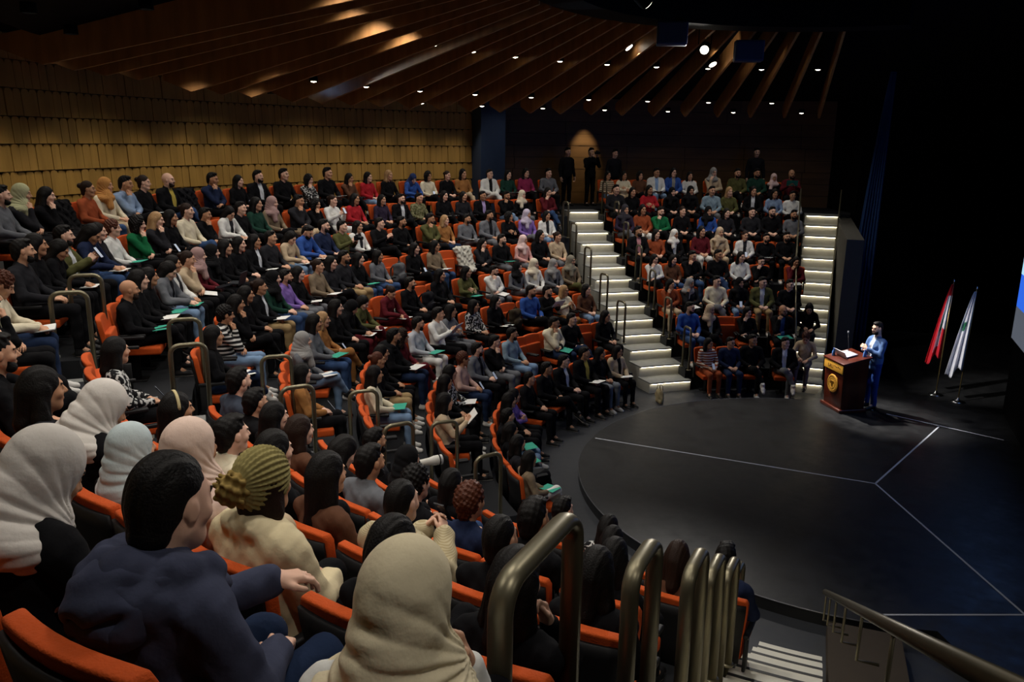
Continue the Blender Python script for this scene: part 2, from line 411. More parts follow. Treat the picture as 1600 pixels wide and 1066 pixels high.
OB = 'first second third fourth fifth sixth seventh eighth ninth tenth eleventh twelfth thirteenth fourteenth fifteenth sixteenth seventeenth eighteenth nineteenth twentieth'.split()
def fin_label(i):
    return f'long wooden ceiling fin, number {NUMW[i+1]} counting from the right'
NUMW = 'zero one two three four five six seven eight nine ten eleven twelve thirteen fourteen fifteen sixteen seventeen eighteen nineteen twenty twenty-one twenty-two twenty-three twenty-four twenty-five twenty-six twenty-seven twenty-eight twenty-nine thirty thirty-one thirty-two thirty-three thirty-four thirty-five thirty-six thirty-seven thirty-eight thirty-nine forty'.split()
for i in range(35):
    az_ = 73.7+4.79*i; o = link('ceiling_fin', FM[0 if az_ < 158 else 1 if az_ < 172 else 2 if az_ < 190 else 3], FIN); o.rotation_euler = (0, 0, R(73.7+4.79*i))
    tag(o, fin_label(i), 'ceiling fin', 'radiating wooden ceiling fins')
# downlight fittings
b = MB(); b.lathe([(.075, .10), (.08, .0), (.062, 0), (.06, .06)], 16); CAN = b.done('can', True)
b = MB(); b.lathe([(.0, -.018), (.035, -.012), (.055, .0), (.055, .01)], 16); LENS = b.done('lens')
GLOW = mat('lamp_lens_glow', '#fff2dc', .4, emit=1.); GLOW.node_tree.nodes['Principled BSDF'].inputs['Emission Strength'].default_value = 10.
for j, (r_, th, z, e, ang) in enumerate(LAMPS):
    rg = {7.35: 'inner ring', 9.5: 'middle ring', 10.5: 'outer ring', 13.15: 'row along the golden wall', 12.0: 'row above the top seats'}[r_]; i = j//3+1 if j < 54 else j-53 if j < 78 else j-77
    o = empty('downlight', f'small round ceiling downlight, {rg}, number {NUMW[i]} from the right', 'downlight', cyl(r_, th, z), 0, 'ceiling downlights')
    link('housing', CAN, BLACK, o); h = link('lens', LENS, GLOW, o)
    if r_ > 11: h.scale = (.45, .45, .25)
    if th > 160: h.scale = (.9, .9, .5); h.location = (0, 0, .035)
# black lighting ring over the stage with lamps and boxes
b = MB(); V, F = ring('r', 4.3, 4.98, 60, 262, 7.5, 7.95, 70); b.add(V, F)
tag(link('lighting_ring', b.done('lighting_ring'), BLACK), 'black curved lighting ring hanging above the stage', 'lighting ring')
b = MB(); b.box((-9.5, -.15, 0), (4, .15, .3)); b.box((-9.5, -3, 0), (4, -2.7, .3)); b.box((-9.5, 3, 0), (4, 3.3, .3))
def spot_fixture(p, t, lb):
    o = empty('stage_spotlight', lb, 'spotlight', p, 0, 'stage spotlights on the lighting ring')
    q = (Vector(t)-Vector(p)).to_track_quat('-Z', 'Y').to_matrix().to_4x4()
    b = MB(); b.lathe([(.10, -.02), (.11, .02), (.11, .28), (.07, .36), (.03, .38)], 20); h = link('housing', bevelled(b.done('housing', True), .004, 1), BLACK, o); h.matrix_local = q
    b = MB(); b.lathe([(0, -.026), (.085, -.026), (.085, -.021)], 20); h = link('lens', b.done('lens'), GLOW, o); h.matrix_local = q
    b = MB(); b.tube([(-.13, 0, .1), (-.13, 0, .4), (.13, 0, .4), (.13, 0, .1)], .012, 6); b.tube([(0, 0, .4), (0, 0, .6)], .02, 8); link('yoke', b.done('yoke'), BLACK, o)
for (p, t, e, c, a), lb in zip(SPOTS, ['bright stage spotlight beside the lit ceiling fin', 'second stage spotlight just behind the brightest one', 'stage spotlight aimed at the two flags', 'spotlight on the near right of the ring', 'spotlight above the dark stage', 'spotlight on the ring over the front row']):
    d = (Vector(p)-Vector(t)).normalized(); spot_fixture(Vector(p)+d*.12, t, lb)
def speaker_box(p, rz, lb):
    o = empty('loudspeaker', lb, 'loudspeaker', p, rz, 'loudspeakers hanging from the ring')
    b = MB(); b.box((-.2, -.28, -.2), (.2, .28, .2)); link('cabinet', bevelled(b.done('cabinet'), .02), mat('speaker_screen_tint', '#1e3458', .6), o)  # blue reflection of the screen is put into the cabinet colour
    b = MB(); b.box((.2, -.25, -.17), (.212, .25, .17)); link('grille', b.done('grille'), mat('grille_screen_tint', '#1a2c4a', .6), o)  # grille colour carries the same painted screen reflection
speaker_box((-2.15, 3.9, 7.3), R(262), 'dark loudspeaker tinted by blue screen light under the ring nearest the wooden fins')
speaker_box((-.35, 5.2, 7.15), R(262), 'wide dark loudspeaker tinted by blue screen light hanging right of the bright spotlight')
# projector in the slot above the golden wall
o = empty('projector', 'projector shining blue white from the slot above the golden wall', 'projector', (-9.66, 4.86, 6.27), R(-24))
b = MB(); b.box((-.3, -.22, -.11), (.2, .22, .09)); link('body', bevelled(b.done('body'), .02), mat('device_black', '#1b1c20', .3), o)
PG = mat('projector_glow', '#9cc4ff', .3, emit=1.); PG.node_tree.nodes['Principled BSDF'].inputs['Emission Strength'].default_value = 60.
b = MB(); b.lathe([(0, .0), (.05, .0), (.05, .03)], 20, 0, Matrix.Translation((.21, 0, 0)) @ Matrix.Rotation(math.pi/2, 4, 'Y')); link('lens', b.done('lens'), PG, o)
# blue stage curtain
V = []; F = []; n = 60
for j, z in enumerate(np.linspace(.06, 7.3, 16)):
    w = .5*(1-z/7.4)**.7+.05
    for i in range(n+1):
        s = i/n; V.append((4.0-(1-s)*w*.95+.015*math.sin(s*40), 8.15+(1-s)*w*.45+.05*math.sin(s*38+z*.2)*w*1.6, z+.1))
for j in range(15):
    for i in range(n): F.append((j*(n+1)+i, j*(n+1)+i+1, (j+1)*(n+1)+i+1, (j+1)*(n+1)+i))
o = link('curtain', mesh('curtain', V, F, True), mat('curtain_blue', '#16345e', .8)); m_ = o.modifiers.new('thick', 'SOLIDIFY'); m_.thickness = .01
tag(o, 'tall narrow blue stage curtain right of the far lit stairs', 'curtain')
# projection screen and the black wall that carries it
SD = Vector((math.cos(R(-112)), math.sin(R(-112)), 0)); SN = Vector((math.cos(R(158)), math.sin(R(158)), 0)); SP = Vector((4.78, 3.38, 0))
def panel(name, s0, s1, z0, z1, off, th):
    A = [SP+SD*s+SN*o_+Vector((0, 0, z)) for o_ in (off, off-th) for s, z in ((s0, z0), (s1, z0), (s1, z1), (s0, z1))]
    return mesh(name, A, [(0, 1, 2, 3), (7, 6, 5, 4), (0, 4, 5, 1), (1, 5, 6, 2), (2, 6, 7, 3), (3, 7, 4, 0)])
struct('wall_screen', panel('w', -.05, 7, SH, 8, -.05, .2), BLACK)
o = empty('projection_screen', 'bright projection screen cut by the right edge of the frame', 'screen', (0, 0, 0))
SCRM = []
for nm, c, e in (('screen_blue', '#2f66e0', 1.1), ('screen_cyan', '#a8dcf0', 1.1), ('screen_grey', '#8f98a8', .3)):
    m = mat(nm, c, .6, emit=1.); m.node_tree.nodes['Principled BSDF'].inputs['Emission Strength'].default_value = e; SCRM.append(m)
link('picture', panel('pic', .0, 6.2, 2.35, 5.6, .02, .05), SCRM[0], o)
link('title_band', panel('pic', .0, 6.2, 2.98, 3.6, .024, .05), SCRM[1], o)
link('lower_band', panel('pic', .0, 6.2, 1.72, 2.35, .02, .05), SCRM[2], o)
link('frame', panel('fr', -.04, 6.25, 1.66, 5.65, .0, .05), BLACK, o)
# lectern -----------------------------------------------------------------
MAHO = mat('lectern_mahogany', '#56200f', .28, 'wood', '#3a130a', scale=7., spec=.5); BRASS = mat('plaque_gold', '#d09838', .45, metal=.1)
lec = empty('lectern', 'dark mahogany lectern with gold crest and name plate on the stage', 'lectern', (1.70, 3.56, SH), R(190))
def bb(name, a, b_, m, w=.01, parent=lec):
    q = MB(); q.box(a, b_); return link(name, bevelled(q.done(name), w), m, parent)
q = MB(); q.add([(-.24, -.32, .06), (.26, -.32, .06), (.26, .32, .06), (-.24, .32, .06), (-.24, -.34, 1.12), (.30, -.34, .98), (.30, .34, .98), (-.24, .34, 1.12)], [(0, 3, 2, 1), (4, 5, 6, 7), (0, 1, 5, 4), (1, 2, 6, 5), (2, 3, 7, 6), (3, 0, 4, 7)])
link('cabinet', bevelled(q.done('cabinet'), .012), MAHO, lec)
bb('base', (-.28, -.36, 0), (.31, .36, .07), MAHO, .015)
q = MB(); q.add([(-.27, -.37, 1.12), (.33, -.37, .985), (.33, .37, .985), (-.27, .37, 1.12), (-.27, -.37, 1.15), (.33, -.37, 1.015), (.33, .37, 1.015), (-.27, .37, 1.15)], [(0, 3, 2, 1), (4, 5, 6, 7), (0, 1, 5, 4), (1, 2, 6, 5), (2, 3, 7, 6), (3, 0, 4, 7)])
link('desk_top', bevelled(q.done('desk'), .008), MAHO, lec)
q = MB(); q.box((.305, -.335, .80), (.318, .335, .965)); plate = link('name_plate', bevelled(q.done('plate'), .003), BRASS, lec)
q = MB(); q.lathe([(.0, .0), (.185, .0), (.185, .012), (.175, .02), (.0, .02)], 40, 0, Matrix.Translation((.285, 0, .53)) @ Matrix.Rotation(math.pi/2, 4, 'Y')); crest = link('crest', q.done('crest'), BRASS, lec)
DKG = mat('crest_relief', '#7c5518', .5, metal=.3)
q = MB()
for rr in (.15, .155): pass
Mx = Matrix.Translation((.306, 0, .53)) @ Matrix.Rotation(math.pi/2, 4, 'Y')
q.tube([Mx @ Vector((.15*math.cos(a), .15*math.sin(a), 0)) for a in np.linspace(0, 2*math.pi, 40)], .004, 5, cap=False)
q.tube([Mx @ Vector((.10*math.cos(a), .10*math.sin(a), 0)) for a in np.linspace(0, 2*math.pi, 40)], .003, 5, cap=False)
for a in np.linspace(0, 2*math.pi, 17)[:-1]: q.tube([Mx @ Vector((.115*math.cos(a), .115*math.sin(a), 0)), Mx @ Vector((.138*math.cos(a), .138*math.sin(a), 0))], .004, 5)
q.tube([Mx @ Vector((.06, 0, 0)), Mx @ Vector((-.02, 0, 0))], .012, 6)
for s in (-.03, 0, .03): q.tube([Mx @ Vector((-.05, s*1.3, 0)), Mx @ Vector((.0, s*2, 0))], .012, 6)
link('crest_relief', q.done('relief'), DKG, crest)
def text(name, s, size, M, m, parent, ext=.002):
    cu = bpy.data.curves.new(name, 'FONT'); cu.body = s; cu.size = size; cu.extrude = ext; cu.align_x = 'CENTER'; cu.align_y = 'CENTER'
    t = bpy.data.objects.new(name+'_tmp', cu); COL.objects.link(t)
    me = bpy.data.meshes.new_from_object(t.evaluated_get(bpy.context.evaluated_depsgraph_get())); bpy.data.objects.remove(t)
    me.materials.clear(); me.transform(M); return link(name, me, m, parent)
FACE = Matrix.Rotation(math.pi/2, 4, 'Z') @ Matrix.Rotation(math.pi/2, 4, 'X')
text('plate_lettering', 'LAU', .10, Matrix.Translation((.319, -.10, .875)) @ FACE, mat('lettering_brown', '#4a2c10', .6), plate)
q = MB()
for j in range(4): q.box((.318, .03+j*.06, .90-.012*(j % 2)), (.321, .07+j*.06, .915-.012*(j % 2)))
link('plate_emblem', q.done('emblem'), mat('lettering_brown', '#4a2c10', .6), plate)
mic = empty('microphone', 'thin gooseneck microphone standing on the lectern', 'microphone', Vector((1.70, 3.56, SH))+Vector((.05, .16, 1.09)), R(190))
q = MB(); q.lathe([(.03, 0), (.03, .02), (.008, .03)], 14); link('base', q.done('b', True), BLACK, mic)
q = MB(); q.tube([(0, 0, .02), (-.02, -.06, .14), (-.06, -.16, .28), (-.10, -.24, .36)], .006, 8); link('gooseneck', q.done('g', True), mat('device_black', '#1b1c20', .3), mic)
q = MB(); q.tube([(-.10, -.24, .36), (-.12, -.28, .40)], .018, 8); link('capsule', q.done('c', True), mat('mic_foam', '#5a5c60', .8), mic)
nb = empty('laptop', 'silver laptop lying open on the lectern', 'laptop', Vector((1.66, 3.62, SH+1.10)), R(190))
q = MB(); q.box((-.14, -.19, 0), (.1, .19, .018), 0, Matrix.Rotation(.22, 4, 'Y')); link('keyboard_half', bevelled(q.done('k'), .004), mat('laptop_silver', '#c4c8ce', .35, metal=.4), nb)
q = MB(); q.box((.09, -.19, 0), (.102, .19, .16), 0, Matrix.Rotation(.5, 4, 'Y')); link('screen_half', bevelled(q.done('k'), .003), mat('laptop_silver', '#c4c8ce', .35, metal=.4), nb)
def bottle(p, lb):
    o = empty('water_bottle', lb, 'bottle', p, 0, 'small water bottles on the lectern')
    q = MB(); q.lathe([(.028, 0), (.032, .01), (.032, .1), (.014, .135), (.014, .15)], 14); link('bottle_body', q.done('b', True), mat('bottle_blue', '#5a86c8', .2), o)
    q = MB(); q.lathe([(.016, .15), (.016, .168), (.0, .17)], 14); link('cap', q.done('c', True), mat('cap_blue', '#2850a0', .4), o)
bottle((1.46, 3.75, SH+1.03), 'small blue capped water bottle left of the lectern laptop'); bottle((1.92, 3.36, SH+1.1), 'small blue capped water bottle right of the lectern laptop')
# flags ---------------------------------------------------------------------
FR = mat('flag_red', '#b01828', .8); FW = mat('flag_white', '#c9ccd6', .8); FG = mat('flag_green', '#1c6244', .8); CHROME = mat('chrome', '#c0c2c4', .2, metal=1.); POLE = mat('pole_brass', '#8c7a50', .35, metal=.8)
def flag(p, H, cells, lb, seed, zl, wd):
    o = empty('flag_on_stand', lb, 'flag', p)
    q = MB(); q.lathe([(.15, 0), (.15, .012), (.10, .03), (.03, .045), (.02, .09)], 28); link('base', q.done('base', True), CHROME, o)
    q = MB(); q.tube([(0, 0, .05), (.04, 0, H-.08)], .012, 10); link('pole', q.done('pole', True), POLE, o)
    q = MB(); q.tube([(.04, 0, H-.08), (.042, 0, H-.03), (.043, 0, H+.02)], [.012, .022, .002], 8); link('finial', q.done('f', True), CHROME, o)
    nu, nv = 44, 40; V = []; F = []; mi = []
    for j in range(nv+1):
        v = j/nv; z = H-.1-v*zl
        for i in range(nu+1):
            u = i/nu; w = wd*(.12+.88*v**.8); fold = math.sin(u*15+seed)*.05*(.3+v)
            V.append((.04*(z/H)-u*w*.82+fold*.45, -.02+u*w*.42+fold*.85, z-(u*.16+.05*math.sin(u*9+seed))*v*1.4))
    for j in range(nv):
        for i in range(nu): F.append((j*(nu+1)+i, j*(nu+1)+i+1, (j+1)*(nu+1)+i+1, (j+1)*(nu+1)+i)); mi.append(cells((i+.5)/nu, (j+.5)/nv))
    c = link('cloth', mesh('flag_cloth', V, F, True, mi), [FR, FW, FG], o); s = c.modifiers.new('thick', 'SOLIDIFY'); s.thickness = .004
def leb(u, v):                                     # red, white, red bands with a green cedar, gathered on the pole
    if v < .14 or u > .70 or v > .88: return 0
    if .46 < u < .66 and .36 < v < .64 and abs(u-.56) < (v-.34)*.34: return 2
    return 0 if u < .42 and v > .60 else 1
def wht(u, v): return 2 if (u-.62)**2/.03+(v-.40)**2/.003 < 1 else 1
flag((4.07, 4.54, SH), 2.5, leb, 'red and white flag with green cedar on a chrome stand', .4, 1.5, .34)
flag((4.29, 4.06, SH), 2.44, wht, 'white flag with a small green emblem on a chrome stand', 1.9, 1.62, .36)
# handrail loops ---------------------------------------------------------------
RAILM = mat('rail_bronze_metal', '#76705c', .38, metal=.75)
def loop_mesh(H=.93, Lg=.34, w=.024, d=.024):
    q = MB(); P = [(-Lg/2, 0, 0), (-Lg/2, 0, H-.09)]
    for a in np.linspace(0, math.pi/2, 7)[1:]: P.append((-Lg/2+.09*(1-math.cos(a)), 0, H-.09+.09*math.sin(a)))
    for a in np.linspace(0, math.pi/2, 7): P.append((Lg/2-.09+.09*math.sin(a), 0, H-.09+.09*math.cos(a)))
    P.append((Lg/2, 0, 0)); q.tube(P, w, 14, ry=((0, 1, 0), d)); return q.done('loop', True)
q = MB(); q.lathe([(.05, 0), (.05, .012), (.03, .016)], 16); FLANGE = q.done('flange', True)
LM = {'thin': loop_mesh(), 'wide': loop_mesh(.93, .33, .024, .036), 'first': loop_mesh(.93, .50, .026, .036)}
def rail(r_, th, z, lb, kind='thin', H=1.):
    o = empty('handrail', lb, 'handrail', cyl(r_, th, z), R(th), 'looped handrails along the aisles')
    a = link('loop', LM[kind], RAILM, o)
    for s in (-1, 1):
        f = link('floor_flange', FLANGE, RAILM, o); f.location = (s*{'thin': .17, 'wide': .165, 'first': .25}[kind], 0, 0)
ROWW = {1: 'front row', 2: 'row two', 3: 'row three', 4: 'row four', 5: 'row five', 6: 'row six', 7: 'row seven', 8: 'top row'}
for k, off, th in ((7, -.6, 110.6), (6, -.5, 111.6), (5, -.7, 112.7), (4, -.85, 113.9), (3, -.8, 114.6)): rail(RR+(k-1)*PR+off, th, (k-1)*RISE, f'looped metal handrail left of the lit central stairs at {ROWW[k]}')
for k, off, th in ((8, -.5, 103.2), (7, -.6, 103.2), (6, -.5, 103.4), (5, -.6, 103.6), (4, -.6, 103.7), (3, -.7, 104.0), (2, -.7, 103.4)): rail(RR+(k-1)*PR+off, th-.7, (k-1)*RISE, f'looped metal handrail right of the lit central stairs at {ROWW[k]}')
for k, tb, ta in ((7, 196.4, 202.6), (6, 199.2, 207), (5, 200.3, 209.4), (4, 201.7, 211.9), (3, 202.8, 214)):
    r_ = RR+(k-1)*PR-.68 if k < 7 else 10.4
    rail(r_, tb, (k-1)*RISE, f'looped metal handrail on the middle block side of the dim stairs, {ROWW[k]}'); rail(r_, ta, (k-1)*RISE, f'looped metal handrail on the near block side of the dim stairs, {ROWW[k]}')
for k, r_, th in ((8, 11.26, 243.9), (7, 10.32, 244.1), (6, 9.4, 244.2), (5, 8.52, 243.8), (4, 7.62, 243.4), (3, 6.78, 242.6)):
    nm = {8: 'largest foreground', 7: 'second', 6: 'third', 5: 'fourth', 4: 'fifth', 3: 'smallest, farthest'}[k]
    rail(r_, th, (k-1)*RISE, f'{nm} thick looped handrail beside the near stairs', 'first' if k == 8 else 'wide')
# tall thin posts beside the far right stairs
for th0, nm in ((75.6, 'left'), (70.0, 'right')):
    b = MB(); P = [cyl(r_, lerp([(5, th0+(1.5 if nm == 'left' else .3)), (12, th0-1 if nm == 'left' else th0-.6)], r_), (r_-5.2)*.487+1.0) for r_ in (5.6, 8.5, 11.6)]
    b.tube(P, .02, 8)
    o = tag(link('stair_handrail', b.done('rail', True), RAILM), f'long sloping thin handrail on the {nm} of the far right stairs', 'handrail')
    for p in P:
        b = MB(); b.tube([(p.x, p.y, p.z-1.0), (p.x, p.y, p.z)], .016, 8); link('post', b.done('post', True), RAILM, o)
# foreground handrail bottom right, on its low wall
A = Vector((-2.10, -5.42, 1.31)); B = Vector((-4.02, -10.62, 4.22)); D = (B-A)
rl = empty('wall_handrail', 'thick dark sloping handrail in the bottom right corner', 'handrail', A)
RD = mat('rail_dark_metal', '#4a4436', .4, metal=.7)
b = MB(); b.tube([Vector((0, 0, 0)), D*1.3], .028, 16); link('rail_tube', b.done('t', True), RD, rl)
b = MB(); b.lathe([(.028, 0), (.02, .02), (0, .026)], 14, 0, (-D).to_track_quat('Z', 'Y').to_matrix().to_4x4()); link('end_cap', b.done('e', True), RAILM, rl)
for t in (.03, .14, .27, .42, .60, .8):
    p = D*t; b = MB(); b.tube([p, p+Vector((0, 0, -.28)), p+Vector((.10, -.04, -.28))], .009, 8); link('bracket', b.done('b', True), RAILM, rl)
Aw = Vector((-1.47, -4.10, 0)); Wd = Vector((D.x, D.y, 0)).normalized(); N2 = Vector((-Wd.y, Wd.x, 0)); N2 = N2 if N2.x > 0 else -N2
V = []
for s, zt in ((0, .17), (1.2, .24), (6.6, 3.0), (8.8, 4.1)):
    for off in (0, .75):
        for z in (0, zt): q_ = Aw+Wd*s+N2*off; V.append((q_.x, q_.y, z))
F = []
for i in range(3): a = i*4; F += [(a, a+1, a+5, a+4), (a+2, a+6, a+7, a+3), (a+1, a+3, a+7, a+5)]
F += [(0, 2, 3, 1), (12, 13, 15, 14)]
struct('wall_stair_side', mesh('w', V, F), mat('side_wall_brown', '#3a3126', .8))

# ============================================================ people
HEAD_RES = .0065
def head_field(res=HEAD_RES):
    f = Field((-.13, -.105, -.19), (.135, .105, .14), res)
    f.ell((-.014, 0, .022), (.097, .077, .097), 0).ell((.022, 0, -.03), (.07, .061, .088), .04)
    f.cap((.058, -.012, -.097), (.058, .012, -.097), .024, .024, .035)
    f.cap((.0, .05, -.06), (.05, .018, -.1), .018, .018, .03).cap((.0, -.05, -.06), (.05, -.018, -.1), .018, .018, .03)
    f.cap((-.02, 0, -.06), (-.035, 0, -.19), .052, .055, .03)
    f.cap((.082, -.034, .022), (.082, .034, .022), .011, .011, .02)
    f.cap((.092, 0, .005), (.112, 0, -.028), .007, .012, .012).cap((.1, -.011, -.033), (.1, .011, -.033), .008, .008, .01)
    for s in (1, -1):
        f.ell((.098, s*.032, .0), (.018, .018, .013), .014, neg=True)
        f.ell((.078, s*.031, -.001), (.015, .014, .012), .003)
        f.cap((.06, s*.05, -.03), (.07, s*.04, -.035), .014, .012, .03)
        f.ell((-.002, s*.079, -.008), (.019, .009, .031), .006)
    f.cap((.086, -.017, -.062), (.086, .017, -.062), .009, .009, .01)
    return f
def head_arrays():
    V, F = head_field().net(); c = V[F].mean(1); mi = np.zeros(len(F), int)
    ay = np.abs(c[:, 1])
    eye = (np.hypot(ay-.031, c[:, 2]) < .0115) & (c[:, 0] > .075); mi[eye] = 1
    brow = (c[:, 2] > .018+.0) & (c[:, 2] < .030) & (ay > .013) & (ay < .05) & (c[:, 0] > .06); mi[brow] = 2
    lip = (np.abs(c[:, 2]+.0625) < .0085) & (ay < .022) & (c[:, 0] > .08); mi[lip] = 3
    return V, F, mi
def hand_arrays(curl=.5, res=.0045, fist=False):
    # wrist at origin, fingers along +x, back of the hand +z, thumb on +y
    f = Field((-.06, -.065, -.1), (.2, .09, .05), res)
    f.cap((-.06, 0, 0), (.012, 0, 0), .027, .023, 0)
    for y in (-.026, 0, .026): f.cap((.012, y*.7, 0), (.078, y, -.003), .0155, .0135, .02)
    for i, (y, L) in enumerate(((.031, .072), (.0105, .082), (-.0105, .076), (-.031, .058))):
        c = curl*(1+.12*i)*(2.1 if fist else 1); a = Vector((.082, y, -.003)); ang = c*.5; p = a
        for j, fr in enumerate((.45, .3, .25)):
            q = p+Vector((math.cos(ang), .03*(y > 0)-.03*(y < 0), -math.sin(ang)))*L*fr
            f.cap(p, q, .0092-.0006*j, .0087-.0007*j, .004 if j else .008); p = q; ang += c*(.95 if j == 0 else .8)
    f.cap((.02, .026, -.006), (.052, .05, -.016), .0135, .011, .015).cap((.052, .05, -.016), (.085, .055-(.02 if fist else 0), -.026), .0105, .009, .004)
    return f.net()
HEADA = head_arrays(); HAND = {'rest': hand_arrays(.55), 'fist': hand_arrays(.62, fist=True), 'flat': hand_arrays(.22)}
def frame(x, z):                                  # rotation matrix with local x along x, local z near z
    x = Vector(x).normalized(); z = Vector(z); y = z.cross(x).normalized(); z = x.cross(y)
    return np.array([x, y, z]).T
# arm poses: elbow, wrist, finger direction, back-of-hand direction, hand kind (left first, then right)
ARMS = {
 'lap':   [((.03, .245, .70), (.245, .105, .635), (.75, -.6, -.12), (.2, .15, 1), 'rest'), ((.02, -.245, .70), (.24, -.09, .645), (.75, .55, -.1), (.2, -.15, 1), 'rest')],
 'cross': [((.07, .25, .74), (.19, .02, .775), (.1, -1, .05), (1, .1, .3), 'rest'), ((.07, -.25, .73), (.215, -.01, .72), (.1, 1, .05), (1, -.1, .3), 'rest')],
 'chin':  [((.05, .24, .71), (.23, -.02, .67), (.25, -1, 0), (.2, 0, 1), 'rest'), ((.20, -.13, .70), (.145, -.075, .945), (-.15, .35, 1), (1, -.3, .2), 'fist')],
 'write': [((.13, .26, .71), (.35, .12, .655), (.8, -.5, -.1), (0, .2, 1), 'flat'), ((.13, -.26, .72), (.36, -.08, .68), (.85, .35, -.25), (.1, -.6, .9), 'fist')],
 'up':    [((.09, .24, .74), (.29, .07, .86), (.5, -.4, .6), (.3, .8, .5), 'rest'), ((.09, -.24, .74), (.29, -.07, .86), (.5, .4, .6), (.3, -.8, .5), 'rest')],
 'knee':  [((.16, .24, .70), (.44, .06, .735), (.85, -.5, -.12), (.2, .0, 1), 'rest'), ((.05, -.27, .70), (.27, -.12, .645), (.75, .55, -.1), (.2, -.15, 1), 'rest')],
}
LEAN = {'write': (.10, -.055, .5), 'chin': (.03, -.01, .1), 'knee': (.07, -.02, .12)}      # head forward, head down, head pitch
LEGS = {'normal': [((.44, .125, .525), (.45, .12, .10)), ((.45, -.12, .52), (.47, -.13, .10))],
        'over':   [((.44, .09, .525), (.46, .07, .10)), ((.44, -.01, .625), (.56, .15, .34))]}
def torso(f, dx, inf=0., k=.05):
    f.ell((-.01, 0, .53), (.15+inf, .175+inf, .11+inf), 0)
    f.cap((-.02, .035, .62), (-.045+dx*.5, .04, .82), .115+inf, .12+inf, k).cap((-.02, -.035, .62), (-.045+dx*.5, -.04, .82), .115+inf, .12+inf, k)
    f.cap((-.06+dx*.8, .13, .935), (-.06+dx*.8, -.13, .935), .073+inf, .073+inf, .07)
    return f
def arm(f, pose, side, inf=0., cut=.0, wi=None):
    dx = LEAN.get(pose, (0, 0, 0))[0]; E, Wr = ARMS[pose][0 if side > 0 else 1][:2]
    S = (-.055+dx*.8, side*.175, .93); E = np.array(E); Wr = np.array(Wr); Wc = Wr-(Wr-E)/np.linalg.norm(Wr-E)*cut
    f.cap(S, E, .052+inf, .043+inf, .03).cap(E, Wc, .041+inf, .031+(inf if wi is None else wi), .02); return f
def body_mesh(pose, legs, yaw):
    dx, dz, pitch = LEAN.get(pose, (0, 0, 0)); f = Field((-.28, -.38, .04), (.66, .38, 1.2), .016)
    torso(f, dx, -.02)
    f.cap((-.05+dx*.8, 0, .93), (-.03+dx, 0, 1.06+dz), .055, .05, .03)
    for s in (1, -1):
        arm(f, pose, s, -.015, 0, -.004); K, A = LEGS[legs][0 if s > 0 else 1]
        f.cap((0, s*.09, .505), K, .07, .052, .03).cap(K, A, .05, .034, .02).cap(A, (A[0]+.1, A[1], A[2]-.05), .035, .028, .02)
    V, F = f.net(); Vs = [V]; Fs = [F]; M = [np.zeros(len(F), int)]; n = len(V)
    hv, hf, hm = HEADA; T = np.array(head_matrix(pose, yaw)); Vs.append(hv @ T[:3, :3].T+T[:3, 3]); Fs.append(hf+n); M.append(hm); n += len(hv)
    for i, s in enumerate((1, -1)):
        E, Wr, fd, bd, kd = ARMS[pose][i]; v, ff = HAND[kd]; v = v.copy()
        B = frame(fd, bd)
        if s > 0: v[:, 1] *= -1; ff = ff[:, ::-1]     # left hand: thumb towards the middle
        Vs.append(v @ B.T+np.array(Wr)); Fs.append(ff+n); M.append(np.zeros(len(ff), int)); n += len(v)
    return netmesh('seated_body', np.concatenate(Vs), np.concatenate(Fs), np.concatenate(M))
def head_matrix(pose, yaw):
    dx, dz, pitch = LEAN.get(pose, (0, 0, 0))
    return Matrix.Translation((dx, 0, 1.156+dz)) @ Matrix.Rotation(yaw, 4, 'Z') @ Matrix.Rotation(pitch, 4, 'Y')
FOLDS = [(31, 17, 24, .3), (-22, 37, 19, 1.7), (13, -29, 43, 2.6)]
